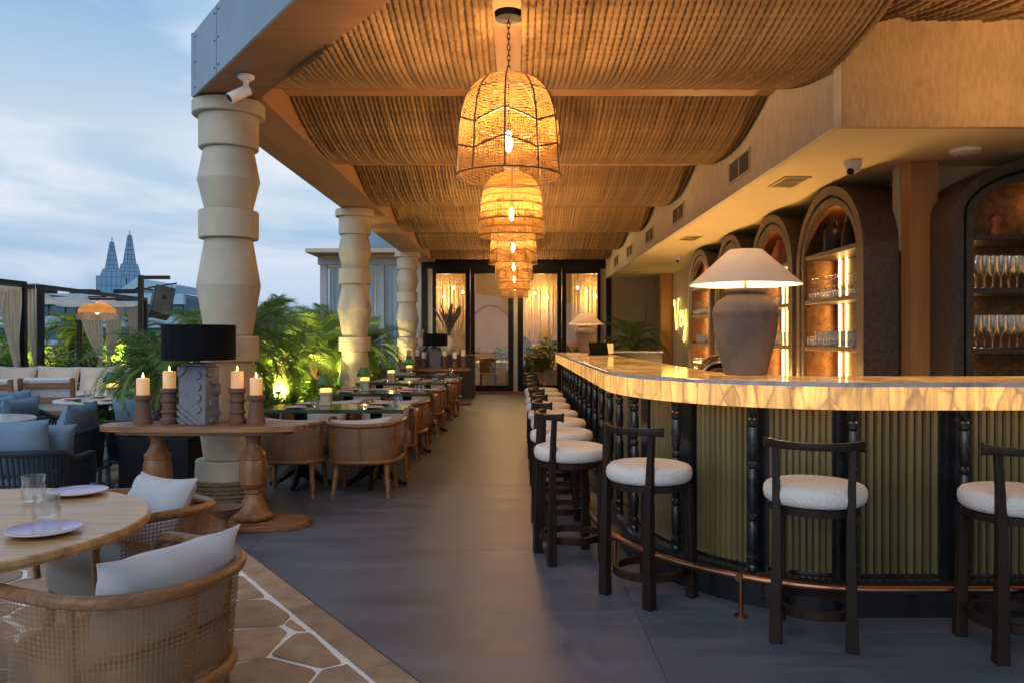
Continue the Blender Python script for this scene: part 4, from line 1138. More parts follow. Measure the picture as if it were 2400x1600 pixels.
# ================================================================ woven pendants
BELL = [(.332, 0), (.328, .05), (.322, .14), (.316, .24), (.308, .33), (.296, .41), (.275, .48), (.24, .54), (.19, .59), (.13, .62), (.085, .632)]
def bell_r(z):
    for (r0, z0), (r1, z1) in zip(BELL, BELL[1:]):
        if z <= z1: return r0 + (r1 - r0) * (z - z0) / (z1 - z0)
    return BELL[-1][0]
def make_pendant(kind):
    t = thing('pendant_lamp', 'x', 'pendant lamp', (0, 0, 0), 0, 'woven pendants over the aisle')
    def P(a, z, d=0): r = bell_r(z) + d; return (r * math.cos(a), r * math.sin(a), z)
    N = 10
    wires = []
    zs = [.632 * i / 16 for i in range(17)]
    if kind == 'zigzag':
        for k in range(N):
            MB().tube([P(2 * PI * k / N + .25, z) for z in zs], .0060, 5).build('rib_wire', M['wire'], t)
        for lo, hi in ((.125, .185), (.285, .355), (.06, .0)):
            if (lo, hi) == (.06, .0): continue
            pts = []
            for k in range(N):
                for j in range(4):
                    a = 2 * PI * (k + j / 4) / N + .25; f = j / 4
                    z0, z1 = (lo, hi) if k % 2 == 0 else (hi, lo)
                    pts.append(P(a, z0 + (z1 - z0) * f))
            MB().tube(pts, .0062, 5, closed=True).build('zigzag_wire', M['wire'], t)
        rings = (0.0, .51)
    else:
        rings = (0.0, .15, .30, .45, .55)
    for z in rings:
        MB().tube([P(2 * PI * k / 48, z) for k in range(48)], .0050 if z == 0 else .004, 6, closed=True).build('ring_wire', M['wire'], t)
    w = MB(); rgp = random.Random(4)
    def band(z, h, d, wob=0):
        vs = []; fs = []; n = 60
        for k in range(n):
            a = 2 * PI * k / n; o = wob * math.sin(a * 5 + z * 40)
            vs += [P(a, max(0, z + o - h / 2), d), P(a, min(.63, z + o + h / 2), d)]
        for k in range(n):
            k2 = (k + 1) % n; fs.append((2 * k, 2 * k2, 2 * k2 + 1, 2 * k + 1))
        w.add(vs, fs)
    def vstrip(a, z0, z1, wd, d):
        n = max(2, int((z1 - z0) / .06)); vs = []; fs = []
        for i in range(n + 1):
            z = z0 + (z1 - z0) * i / n; r = bell_r(z) + d
            for s_ in (-1, 1):
                aa = a + s_ * wd / 2 / max(r, .08); vs.append((r * math.cos(aa), r * math.sin(aa), z))
        for i in range(n): fs.append((2 * i, 2 * i + 1, 2 * i + 3, 2 * i + 2))
        w.add(vs, fs)
    if kind == 'zigzag':
        z = .008
        while z < .51: band(z, .0052, -.004, .012 if z < .3 else .006); z += .0150
        for k in range(130): vstrip(2 * PI * k / 130, .10 + .05 * abs(((k / 13) % 2) - 1), .29 + .06 * abs(((k / 13) % 2) - 1), .0062, .002)
        for k in range(90): vstrip(2 * PI * k / 90, .0, .12, .003, .0)
        for i in range(9): band(.515 + i * .0125, .0062, 0)
    else:
        for z0, z1, dd in ((.0, .17, .0), (.145, .32, -.012), (.30, .47, -.004)):
            for k in range(130): vstrip(2 * PI * k / 130 + rgp.uniform(-.006, .006), z0, z1, .0075, dd)
        for i in range(20): band(.46 + i * .0088, .0075, 0)
        for z in (.07, .22, .38): band(z, .012, -.006)
    stuff(w.build('string_weave', M['weave'], t, smooth=0))
    MB().lathe([(.001, .155), (.012, .16), (.024, .19), (.027, .225), (.02, .27), (.012, .29)], 14).build('bulb', M['bulb'], t)
    MB().lathe([(.016, .288), (.018, .335), (.004, .345)], 12).build('lamp_holder', M['black'], t)
    MB().tube([(0, 0, .34), (0, 0, .63)], .004, 6).build('flex', M['black'], t)
    ch = MB()
    for k in range(11):
        z = .64 + k * .034
        pts = [(0.009 * math.cos(b) * (k % 2), 0.009 * math.cos(b) * (1 - k % 2), z + .022 * math.sin(b)) for b in [2 * PI * i / 10 for i in range(10)]]
        ch.tube(pts, .0035, 5, closed=True)
    ch.build('chain', M['black'], t)
    MB().lathe([(.001, .98), (.085, .985), (.09, 1.024), (.001, 1.024)], 28, cap=False).build('canopy', M['black'], t, smooth=30)
    return t
def pendant_glow(loc):
    # the bulb itself, plus an added upward spot brightening the ropes and the soffit
    point('pendant_light', (loc[0], loc[1], loc[2] + .12), 20, (1.0, .54, .19), .035)
    spot('added_upward_spot', (loc[0], loc[1], loc[2] + .16), (loc[0], loc[1], loc[2] + 2), 165, (1.0, .55, .21), 172, .06)
kinds = ['zigzag', 'slat', 'zigzag', 'zigzag', 'slat', 'zigzag']
plab = ['large bell pendant lamp of woven string, nearest of the row, hanging high over the aisle', 'slatted bell pendant lamp hanging directly behind the nearest one',
        'third woven pendant from the near end, zigzag wires', 'fourth woven pendant from the near end, zigzag wires', 'fifth woven pendant from the near end, straight slats', 'last small looking woven pendant before the glass doors']
pz = {'zigzag': make_pendant('zigzag'), 'slat': make_pendant('slat')}
used = set()
for i, k in enumerate(kinds):
    loc = (-.045 + .003 * i, 4.97 + 2.91 * i, 2.405)
    if k in used: dup(pz[k], loc, .3 * i, plab[i])
    else: used.add(k); pz[k].location = loc; pz[k]['label'] = plab[i]
    pendant_glow(loc)

extra = dup(pz['zigzag'], (3.45, 4.35, 2.405), 1.0, 'added woven string pendant, out of view, lighting the working side of the bar')  # unseen seventh pendant, added to light the return wall and large arch
pendant_glow((3.45, 4.35, 2.405))
# ================================================================ console with candles and black lamp
def make_console(loc, rz, label):
    t = thing('console_table', label, 'console table', loc, rz, 'oval timber console tables')
    pl = []
    top = superq(.76, .23, 64, 3.2)
    # three planks side by side
    for y0, y1 in ((-.23, -.078), (-.076, .076), (.078, .23)):
        q = clip(clip(top, 0, 1, y1), 0, -1, -y0); q = tidy(q)
        MB().prism(q, .722, .762, inset(q, .004) if len(inset(q, .004)) == len(q) else None).build('plank', M['console'], t, smooth=0)
    MB().prism(superq(.66, .17, 48, 3.2), .69, .721).build('apron', M['console'], t, bevel=.006)
    lp = [(.12, .05), (.14, .06), (.145, .08), (.13, .10), (.12, .105), (.105, .14), (.065, .22), (.058, .24), (.066, .25), (.066, .27), (.060, .275), (.10, .32), (.105, .40), (.098, .48), (.09, .50), (.095, .505), (.095, .535), (.085, .545), (.06, .58), (.05, .63), (.062, .68), (.085, .69)]
    for sx in (-.36, .36): MB().lathe(lp, 28, c=(sx, 0, 0)).build('leg', M['console_leg'], t, smooth=35)
    MB().prism(superq(.78, .25, 56, 3.0), 0, .045).build('plinth', M['console'], t, bevel=.006)
    return t
CON = (-2.33, 5.98, 0)
make_console(CON, 0, 'oval timber console table on two turned legs beside the first column')
def candle(loc, kind, lit, label, s=1.0):
    grp = 'pillar candles in brown holders'
    h = thing('candle_holder', 'brown terracotta ' + ('cone' if kind == 'cone' else 'ringed') + ' candle holder ' + label, 'candle holder', loc, 0, 'brown terracotta candle holders')
    if kind == 'cone': pr = [(.068, 0), (.068, .006), (.046, .165), (.046, .175), (.062, .180), (.064, .19), (.064, .212), (.060, .216)]; hh = .2165
    else: pr = [(.062, 0), (.066, .01), (.066, .035), (.052, .045), (.050, .075), (.060, .083), (.060, .095), (.049, .105), (.049, .16), (.060, .168), (.060, .18), (.049, .19), (.050, .225), (.062, .238), (.063, .262), (.060, .266)]; hh = .2665
    MB().lathe([(a * s, b * s) for a, b in pr], 32).build('body', M['terracotta'], h, smooth=40)
    c = thing('candle', ('lit' if lit else 'unlit') + ' ivory pillar candle ' + label, 'candle', (loc[0], loc[1], loc[2] + hh * s), 0, grp)
    MB().lathe([(.046 * s, 0), (.046 * s, .122 * s), (.043 * s, .126 * s), (.03 * s, .121 * s), (.001, .119 * s)], 28).build('wax', M['wax' if lit else 'wax_unlit'], c, smooth=40)
    MB().tube([(0, 0, .118 * s), (.001, 0, .135 * s)], .0016, 5).build('wick', M['black'], c)
    if lit:
        MB().lathe([(.001, .128), (.006, .134), (.0075, .142), (.004, .156), (.0005, .168)], 10).build('flame', M['flame'], c)
        point('candle_light', (loc[0], loc[1], loc[2] + hh * s + .155), .35, (1, .55, .2), .012)
candle((-2.80, 5.98, .7625), 'cone', True, 'at the far left of the console')
candle((-2.61, 6.00, .7625), 'ring', True, 'between the cone holder and the grey stone lamp')
candle((-2.095, 5.99, .7625), 'ring', True, 'right beside the grey stone lamp, by the column')
candle((-1.95, 5.98, .7625), 'cone', True, 'at the aisle end of the console')
def stone_lamp(loc, rz, label):
    t = thing('stone_lamp', label, 'table lamp', loc, rz, 'carved stone lamps with black drum shades')
    MB().box(-.115, .115, -.085, .085, 0, .43).build('block', M['slate'], t, bevel=.006)
    MB().box(-.10, .10, -.07, .07, .43, .455).build('cap', M['slate'], t, bevel=.004)
    for k in range(4):
        z = .12 + k * .083
        MB().tube([(.05, -.084, z), (.05, -.099, z)], .030, 24).build('disc', M['slate'], t, smooth=30)
    q = [(-.1155, .4295)] + [(-.1155 + .07 * math.sin(a), .4295 - .07 * math.cos(a)) for a in [PI / 2 * i / 10 for i in range(11)]]
    n = len(q)
    MB().add([(x, -.0845, z) for x, z in q] + [(x, -.1, z) for x, z in q], [tuple(range(n)), tuple(range(2 * n - 1, n - 1, -1))] + [(i, (i + 1) % n, n + (i + 1) % n, n + i) for i in range(n)]).build('corner_disc', M['slate'], t, smooth=30)
    for k in range(4):
        z = .155 - k * .05; x1 = -.115 + (.155 - k * .05 - .0) * 1.35
        mb = MB(); x1 = min(.115, x1); zb = max(0.004, z - (x1 + .115) / 1.35)
        if x1 < -.09: continue
        vs = [(-.116, -.084, z), (x1, -.084, zb), (x1 - .02, -.084, zb - .0), (-.116, -.084, z - .028), (-.116, -.1, z), (x1, -.1, zb), (x1 - .035, -.1, zb), (-.116, -.1, z - .028)]
        mb.add(vs, [(3, 2, 1, 0), (4, 5, 6, 7), (0, 1, 5, 4), (1, 2, 6, 5), (2, 3, 7, 6), (3, 0, 4, 7)]).build('ridge', M['slate'], t, smooth=0)
    for x0, y0, z0, h in ((.112, -.06, .36, .03), (.112, -.02, .30, .035), (.112, .02, .22, .08), (.112, -.05, .14, .05), (.112, .02, .06, .04), (.112, -.04, .02, .03)):
        MB().box(x0, x0 + .024, y0, y0 + .055, z0, z0 + h).build('carving', M['slate'], t, bevel=.004)
    MB().lathe([(.006, .45), (.006, .62)], 8).build('stem', M['black'], t)
    MB().tube([(-.01, .02, .50), (-.08, .05, .455), (-.135, .06, .42), (-.15, .09, .2), (-.14, .10, .01)], .004, 6).build('cord', M['black'], t)
    MB().tube([(.02, -.02, .52), (.05, -.06, .475), (.075, -.06, .475), (.09, -.02, .52)], .0035, 6).build('loop_cord', M['black'], t)
    MB().lathe([(.262, .478), (.262, .738), (.256, .738), (.256, .478), (.262, .478)], 56, cap=False).build('drum_shade', M['black_cloth'], t, smooth=30)
    MB().lathe([(.256, .70), (.001, .70)], 40, cap=False).build('diffuser', M['black_cloth'], t)
    return t
stone_lamp((-2.375, 5.97, .7625), R(-14), 'carved grey stone lamp with wide black drum shade on the near console')
t = thing('terracotta_bowl', 'brown footed bowl on the floor in front of the rope wrapped column base', 'bowl', (-2.06, 5.62, 0.002))
MB().lathe([(.06, 0), (.05, .02), (.03, .10), (.035, .13), (.10, .18), (.135, .215), (.128, .215), (.09, .185), (.001, .15)], 28, cap=False).build('bowl', M['terracotta'], t)

# ================================================================ cane barrel chairs
def uplan(s, w=.335, d=.33, yf=.27):
    """U plan, s in 0..1 from the right front round the back to the left front"""
    st = yf + .02; arc = PI * (w + d) / 2; L = 2 * st + arc; q = s * L
    if q < st: return (w, yf - q)
    if q > st + arc: return (-w, -.02 + (q - st - arc))
    a = (q - st) / arc * PI
    c, s_ = math.cos(a), math.sin(a)
    return (w * math.copysign(abs(c) ** .82, c), -.02 - d * abs(s_) ** .82)
ULEN = 2 * .29 + PI * .3325
def chair_pt(s, z, ins=0.0):
    x, y = uplan(s)
    f = .93 + .07 * min(1, max(0, (z - .31) / .32)) - ins
    return Vector((x * f, (y - .02) * f + .02, z))
def rail_z(s):
    e = abs(2 * s - 1)
    return .640 + .022 * min(1, e * 1.7)
def cane_mesh():
    mb = MB(); pit = .016; w = .0031
    def ribbon(uv, ins, wd=w):
        vs = []; fs = []
        P = [chair_pt(u, z, ins) for u, z in uv]
        for i, p in enumerate(P):
            t = (P[min(i + 1, len(P) - 1)] - P[max(i - 1, 0)]).normalized()
            n = Vector((p.x, p.y, 0)).normalized(); b = t.cross(n).normalized()
            vs += [p + b * wd / 2, p - b * wd / 2]
        for i in range(len(P) - 1): fs.append((2 * i, 2 * i + 1, 2 * i + 3, 2 * i + 2))
        mb.add(vs, fs)
    s0, s1 = .075, .925
    n = int(ULEN * (s1 - s0) / pit); zb, H = .335, .295; m = int(H / pit)
    for lay, ins in enumerate((0.0,)):
        for k in range(n + 1):
            for dd in (-.0014, .0014):
                u = s0 + (s1 - s0) * k / n + dd / ULEN * 1.0
                ribbon([(u, zb), (u, rail_z(u) - .012)], ins, .0022)
        for k in range(m + 1):
            for dd in (-.0014, .0014):
                z = zb + H * k / m + dd
                ribbon([(s0 + (s1 - s0) * i / 52, z) for i in range(53)], ins + .002, .0022)
        for sg in (-1, 1):
            for k in range(-m, n + m + 1):
                pts = []
                for i in range(9):
                    f = i / 8; u = s0 + (s1 - s0) * (k + sg * f * m) / n
                    if s0 <= u <= s1: pts.append((u, zb + H * f))
                if len(pts) > 1: ribbon(pts, ins + .004, .0018)
    return mb
def make_chair():
    t = thing('cane_armchair', 'x', 'armchair', (0, 0, 0), 0, 'cane barrel armchairs')
    stuff(cane_mesh().build('cane_panel', M['cane'], t, smooth=0))
    pts = [chair_pt(.075, .335)]
    for i in range(7):
        a = i / 6 * PI / 2
        p = chair_pt(.075, 0); pts.append(Vector((p.x * 1.07, uplan(.0)[1] - .10 + .08 * math.cos(a) , .565 + .095 * math.sin(a))))
    pts[0] = Vector((pts[1].x * .95, pts[1].y - .02, .335))
    R_ = [chair_pt(s, rail_z(s)) for s in [.10 + .80 * i / 46 for i in range(47)]]
    Lh = [Vector((-p.x, p.y, p.z)) for p in pts]
    allp = pts + R_ + Lh[::-1]
    n = len(allp); rad = [.017] * n
    MB().tube(allp, [.015 + .006 * min(1, min(i, n - 1 - i) / 6) for i in range(n)], 10, flat=1.0).build('top_rail', M['teak'], t)
    base = [chair_pt(s, .322) for s in [.05 + .90 * i / 40 for i in range(41)]]
    MB().tube(base, .021, 8, closed=True).build('seat_ring', M['teak'], t)
    for s in (.27, .5, .73):
        MB().tube([chair_pt(s, .33, .04), chair_pt(s, .63, .04)], .013, 8).build('back_post', M['teak'], t)
    for sx in (-1, 1):
        MB().tube([(sx * .22, .19, .32), (sx * .245, .235, .0)], [.026, .019], 12).build('leg', M['teak'], t)
        MB().tube([(sx * .215, -.20, .32), (sx * .245, -.265, .0)], [.027, .020], 12).build('leg', M['teak'], t)
    seat = superq(.285, .275, 40, 3.2)
    MB().prism([(x, y - .01) for x, y in seat], .325, .445).build('seat_cushion', M['seat_fabric'], t, bevel=.028, seg=3, smooth=60)
    return t
pil_me = []
for k in range(3):
    me = pillow(.54, .34, .15, 14, k * 3 + 1, .12).mesh('pillow', smooth=70); me.materials.append(M['fabric']); pil_me.append(me)
ch0 = make_chair(); chair_used = [False]
def chair(x, y, rz, label, pl=None, pil=True, pz=.60, tilt=14, ky=-.175):
    if not chair_used[0]:
        ch0.location = (x, y, 0); ch0.rotation_euler = (0, 0, rz); ch0['label'] = label; chair_used[0] = True
    else: dup(ch0, (x, y, 0), rz, label)
    if pil:
        o = link('pillow', pil_me[chair.k % 3]); chair.k += 1
        c, s_ = math.cos(rz), math.sin(rz)
        o.location = (x - s_ * ky, y + c * ky, pz); o.rotation_euler = (R(tilt), R(chair.k % 3 * 3 - 3), rz)
        tag(o, pl, 'pillow', 'pale scatter pillows on the cane chairs')
chair.k = 0
# round oak table in the foreground with its chairs
OT = (-2.05, 2.77)
t = thing('round_table', 'round pale oak table top in the near corner set with glasses and lilac plates', 'table', (OT[0], OT[1], 0))
MB().lathe([(.001, .712), (.69, .712), (.706, .716), (.711, .73), (.708, .745), (.70, .75), (.001, .75)], 96, cap=False).build('tabletop', M['oak'], t, smooth=30)
MB().lathe([(.30, 0), (.30, .03), (.06, .06), (.055, .66), (.14, .712)], 32).build('pedestal', M['black'], t)
def lathe_at(name, prof, m, loc, label, cat, grp=None, seg=28, inner=None):
    o = MB().lathe(prof, seg, cap=False).build(name, m, None, smooth=50, loc=loc)
    tag(o, label, cat, grp); return o
def place_glass(kind, loc, label, grp, s=1):
    o = link(kind, gm[kind], None, loc); o.scale = (s, s, s); tag(o, label, 'glass', grp); return o
def plate(loc, m, label, grp, s=1.0):
    t = thing('plate', label, 'plate', loc, 0, grp)
    key = ('plate', m.name, s)
    if key not in gm:
        a = MB().lathe([(.112 * s, .0165), (.113 * s, .019), (.100 * s, .013), (.06 * s, .009), (.001, .008)], 40, cap=False).mesh('dish', smooth=60); a.materials.append(m)
        b = MB().lathe([(.05 * s, 0), (.06 * s, .003), (.095 * s, .009), (.115 * s, .0165), (.113 * s, .0195)], 40, cap=False).mesh('rim', smooth=60); b.materials.append(M['rimclay'])
        gm[key] = (a, b)
    link('dish', gm[key][0], t); link('rim', gm[key][1], t)
place_glass('water_glass', (-1.92, 3.17, .7505), 'waisted clear tumbler at the back of the round oak table', 'tumblers on the oak table', 1.12)
place_glass('water_glass', (-1.65, 2.80, .7505), 'waisted clear tumbler nearer the front of the round oak table', 'tumblers on the oak table', 1.12)
plate((-1.83, 3.33, .7505), M['plate_lilac'], 'lilac plate behind the tumblers on the round oak table', 'lilac plates')
plate((-1.575, 2.66, .7505), M['plate_lilac'], 'lilac plate in front of the tumblers on the round oak table', 'lilac plates')
chair(-1.29, 2.60, R(64), 'cane barrel armchair in the near corner, back turned to the viewer', 'pale long pillow on the nearest cane armchair', pz=.60, ky=-.21)
chair(-1.74, 3.52, R(140), 'cane barrel armchair at the far side of the round oak table', 'pale blue looking pillow leaning in the far chair of the oak table', pz=.62, tilt=26, ky=-.14)

# ---------------------------------------------------------------- green marble tables in a row
def make_dtable():
    t = thing('marble_table', 'x', 'dining table', (0, 0, 0), 0, 'dark green marble tables along the planter')
    MB().box(-.665, .665, -.335, .335, .715, .75).build('tabletop', M['marble_green'], t, bevel=.004)
    for sx in (-.36, .36):
        MB().box(sx - .05, sx + .05, -.05, .05, .08, .714).build('pedestal', M['black'], t, bevel=.008)
        for a in range(4):
            c, s_ = math.cos(a * PI / 2), math.sin(a * PI / 2)
            MB().tube([(sx, 0, .20), (sx + c * .10, s_ * .10, .13), (sx + c * .19, s_ * .19, .06), (sx + c * .24, s_ * .24, .03), (sx + c * .30, s_ * .30, .02)], [.05, .042, .03, .026, .02], 8).build('foot', M['black'], t)
    return t
dt = make_dtable()
TY = [7.64, 9.80, 12.05, 14.3]
TN = ['nearest', 'second', 'third', 'farthest']
def green_lamp(loc, label):
    t = thing('green_lamp', label, 'table lamp', loc, 0, 'small green shaded lamps on the marble tables')
    MB().box(-.055, .055, -.055, .055, 0, .03).build('base', M['lamp_stone'], t, bevel=.004)
    MB().box(-.046, .046, -.046, .046, .03, .125).build('shaft', M['lamp_stone'], t, bevel=.004)
    MB().box(-.058, .058, -.058, .058, .105, .128).build('collar', M['lamp_stone'], t, bevel=.003)
    MB().box(-.05, .05, -.05, .05, .128, .165).build('lit_cap', M['lamp_top'], t, bevel=.006)
    MB().lathe([(.006, .16), (.006, .27)], 8).build('stem', M['brass'], t)
    MB().lathe([(.095, .205), (.093, .21), (.052, .295), (.050, .295), (.001, .296)], 24, cap=False).build('shade_skirt', M['green_glass'], t, smooth=30)
    fr_ = MB()
    for k in range(44):
        a = 2 * PI * k / 44
        fr_.tube([(.094 * math.cos(a), .094 * math.sin(a), .207), (.097 * math.cos(a), .097 * math.sin(a), .18)], .003, 4)
    fr_.build('bead_fringe', M['green_glass'], t)
    point('green_lamp_light', (loc[0], loc[1], loc[2] + .20), .9, (1, .70, .2), .02)
for i, ty in enumerate(TY):
    lab = f'{TN[i]} dark green marble table in the row along the planting'
    if i == 0: dt.location = (-1.70, ty, 0); dt['label'] = lab
    else: dup(dt, (-1.70, ty, 0), 0, lab)
    green_lamp((-1.86 - .02 * i, ty + .16 - .04 * i, .7505), f'small table lamp with green fringed shade on the {TN[i]} marble table')
    for (px, py, w) in ((-.36, -.20, 'planting end, near side'), (.36, -.20, 'aisle end, near side'), (-.36, .21, 'planting end, far side'), (.36, .21, 'aisle end, far side')):
        plate((-1.70 + px, ty + py, .7505), M['plate'], f'pink plate on the {TN[i]} marble table, {w}', 'pink plates on the marble tables', .92)
        place_glass('water_glass', (-1.70 + px + .17, ty + py + .06, .7505), f'clear tumbler on the {TN[i]} marble table, {w}', 'tumblers on the marble tables', .95)
    for cx, w in ((-1.36, 'aisle end'), (-2.02, 'planting end')):
        jx = random.uniform(-.03, .03)
        chair(cx + jx, ty - .40, R(random.uniform(-5, 5)), f'cane armchair at the near side, {w}, of the {TN[i]} marble table', f'pale pillow in the near chair at the {w} of the {TN[i]} marble table', pz=.535, tilt=8)
        chair(cx + jx, ty + .58, PI + R(random.uniform(-6, 6)), f'cane armchair at the far side, {w}, of the {TN[i]} marble table', f'pale pillow in the far chair at the {w} of the {TN[i]} marble table', pz=.55, tilt=12)
# second console by the glass doors
make_console((-1.72, 17.0, 0), 0, 'oval timber console table with unlit candles by the glass doors')
stone_lamp((-1.72, 17.0, .7625), R(10), 'carved grey stone lamp with black drum shade on the far console')
for k, (dx, kd, lb) in enumerate(((-.56, 'ring', 'first from the planting on the far console'), (-.38, 'ring', 'second from the planting on the far console'), (-.24, 'cone', 'beside the far stone lamp, planting side'),
                                  (.2, 'ring', 'beside the far stone lamp, aisle side'), (.42, 'cone', 'second from the aisle end on the far console'), (.60, 'ring', 'at the aisle end of the far console'))):
    candle((-1.72 + dx, 16.98 + .03 * (k % 2), .7625), kd, False, lb)
t = thing('sideboard', 'dark stepped sideboard against the glass doors carrying a vase of dried plumes', 'sideboard', (-1.72, 18.9, 0))
MB().box(-.75, .75, -.25, .25, 0, 1.02).build('cabinet', mat('dark_oak', (.045, .035, .03), .5), t, bevel=.006)
MB().box(-.75, -.33, -.26, .26, 1.022, 1.09).build('step', M['slate'], t, bevel=.004)
t = thing('plume_vase', 'pale vase with a spray of dark dried plumes on the sideboard', 'vase', (-1.58, 18.85, 1.022))
MB().lathe([(.07, 0), (.13, .10), (.15, .22), (.11, .34), (.07, .40), (.08, .44), (.07, .44)], 24).build('vase', M['cloth'], t)
rg = random.Random(8)
for k in range(26):
    a = rg.uniform(0, 2 * PI); l = rg.uniform(.65, 1.0); sp_ = rg.uniform(.12, .5)
    dx, dy = math.cos(a) * sp_, math.sin(a) * sp_ * .6
    p = [(dx * f ** 1.3 * l, dy * f ** 1.3 * l, .40 + l * f * .85) for f in (0, .35, .6, .75, .9, 1)]
    MB().tube(p, [.004, .005, .012, .019, .015, .003], 6).build('plume', M['dry'], t)
t = thing('round_vase', 'white ball shaped vase on the sideboard step', 'vase', (-2.28, 18.85, 1.092))
MB().lathe([(.05, 0), (.13, .08), (.15, .17), (.11, .27), (.085, .30), (.10, .33), (.10, .52), (.09, .52)], 24).build('vase', M['cloth'], t)
# ================================================================ planting
rg = random.Random(17)
def frond_mesh(droop, L=1.0, n=58, lw=.0058, ll=.27, seed=0):
    r = random.Random(seed); mb = MB(); pts = []
    for i in range(13):
        t = i / 12; ang = droop * t ** 1.4
        if i == 0: p = Vector((0, 0, 0))
        else: p = p + Vector((math.cos(ang), .06 * math.sin(3 * t + seed), -math.sin(ang))) * (L / 12)
        pts.append(p.copy())
    mb.tube(pts, [.011 * (1 - .8 * i / 12) for i in range(13)], 5)
    for i in range(n):
        t = .16 + .84 * i / (n - 1); k = min(11, int(t * 12)); f = t * 12 - k
        c = pts[k].lerp(pts[k + 1], f); d = (pts[k + 1] - pts[k]).normalized()
        up = Vector((0, 1, 0)).cross(d) * -1
        l = ll * (.35 + .65 * math.sin(PI * min(1, .12 + t * .95)) ** .7) * r.uniform(.85, 1.1)
        for s in (-1, 1):
            a = R(62 - 30 * t + r.uniform(-8, 8))
            dr = (d * math.cos(a) + Vector((0, s, 0)) * math.sin(a) + up * r.uniform(.05, .35)).normalized()
            m = c + dr * l * .55 + Vector((0, 0, -.02 * l)); e = c + dr * l + Vector((0, 0, -.32 * l))
            w = dr.cross(up).normalized() * lw
            mb.add([c - w * .6, c + w * .6, m + w, m - w, e], [(0, 1, 2, 3), (3, 2, 4)])
    me = mb.mesh('frond', smooth=0); me.materials.append(M['frond']); return me
FR = [frond_mesh(d, seed=i) for i, d in enumerate((1.3, 1.7, 2.05, 1.5, 1.9))]
def trunk_mesh(h, r0=.075, r1=.10, seed=0):
    r = random.Random(seed); mb = MB()
    mb.tube([(0.03 * math.sin(2 * z), 0, h * z) for z in [i / 8 for i in range(9)]], [r0 + (r1 - r0) * i / 8 for i in range(9)], 10)
    k = 0; z = .03
    while z < h:
        a = k * 2.4; rr = r0 + (r1 - r0) * z / h
        p = Vector((rr * math.cos(a), rr * math.sin(a), z)); o = Vector((math.cos(a), math.sin(a), 1.1)) * .045
        t = Vector((-math.sin(a), math.cos(a), 0)) * .026
        mb.add([p - t, p + t, p + o, p - Vector((0, 0, .03))], [(0, 1, 2), (0, 2, 3), (1, 3, 2)])
        z += h / 90; k += 1
    me = mb.mesh('trunk', smooth=0); me.materials.append(M['trunk']); return me
TR = {}
def palm(x, y, h, L, label, grp, n=26, z0=0.0, lean=0.0, seed=0):
    r = random.Random(seed + int(1000 * (x + y)))
    t = thing('palm_tree', label, 'palm tree', (x, y, z0), r.uniform(0, 6), grp)
    key = round(h, 1)
    if key not in TR: TR[key] = trunk_mesh(key, seed=len(TR))
    link('trunk', TR[key], t)
    for k in range(n):
        a = k * 2.399 + r.uniform(-.2, .2); f = (k + .5) / n
        el = R(86 - 100 * f ** .85 + r.uniform(-9, 9))
        o = link('frond', r.choice(FR), t, (0, 0, key - .02 + .05 * (1 - f)))
        o.rotation_euler = (r.uniform(-.25, .25), -el, a)
        s = L * r.uniform(.85, 1.1) * (.8 + .2 * math.sin(PI * min(1, f * 1.3)))
        o.scale = (s, s, s)
    return t
def foliage_mesh(n, rad, h, ls, seed, wide=.4):
    r = random.Random(seed); mb = MB()
    for i in range(n):
        a = r.uniform(0, 2 * PI); q = r.random() ** .6
        z = h * (.08 + .92 * r.random() ** .8); rr = rad * q * (1 - .45 * (z / h) ** 2)
        p = Vector((rr * math.cos(a), rr * math.sin(a), z))
        d = Vector((math.cos(a) + r.uniform(-.7, .7), math.sin(a) + r.uniform(-.7, .7), r.uniform(-.25, .75))).normalized()
        w = d.cross(Vector((r.uniform(-.4, .4), r.uniform(-.4, .4), 1))).normalized()
        l = ls * r.uniform(.6, 1.25); hw = l * wide * .5
        m = p + d * l * .5 + Vector((0, 0, .06 * l)); e = p + d * l - Vector((0, 0, .18 * l))
        mb.add([p, m - w * hw, e, m + w * hw], [(0, 1, 2, 3)] if r.random() < .2 else [(0, 1, 2), (0, 2, 3)])
    me = mb.mesh('foliage', smooth=0); me.materials.append(M['leaf']); return me
def fan_mesh(seed):
    r = random.Random(seed); mb = MB()
    for s in range(9):
        a0 = r.uniform(0, 2 * PI); el = R(r.uniform(25, 75)); st = r.uniform(.35, .6)
        d = Vector((math.cos(a0) * math.cos(el), math.sin(a0) * math.cos(el), math.sin(el))); c = d * st
        mb.tube([(0, 0, 0), d * st * .5 + Vector((0, 0, .03)), c], .006, 4)
        side = d.cross(Vector((0, 0, 1))).normalized()
        for k in range(15):
            b = R(-115 + 230 * k / 14); dr = (d * math.cos(b) + side * math.sin(b)).normalized(); l = .30 * (1 - .25 * abs(k - 7) / 7)
            w = dr.cross(side.cross(d)).normalized() * .016
            e = c + dr * l - Vector((0, 0, .10 * l)); m = c + dr * l * .6
            mb.add([c, m - w, e, m + w], [(0, 1, 2), (0, 2, 3)])
    me = mb.mesh('foliage', smooth=0); me.materials.append(M['leaf']); return me
FO = [foliage_mesh(240, .34, .62, .15, 1), foliage_mesh(300, .40, .5, .12, 2, .55), foliage_mesh(170, .34, .75, .22, 3, .32), foliage_mesh(340, .45, .42, .10, 4, .6), fan_mesh(5), fan_mesh(6)]
STM = MB()
for k in range(9):
    a = k * 2.4; STM.tube([(.02 * math.cos(a), .02 * math.sin(a), 0), (.10 * math.cos(a), .1 * math.sin(a), .22), (.2 * math.cos(a), .2 * math.sin(a), .45)], [.008, .006, .003], 5)
STM = STM.mesh('stem', smooth=0); STM.materials.append(M['trunk'])
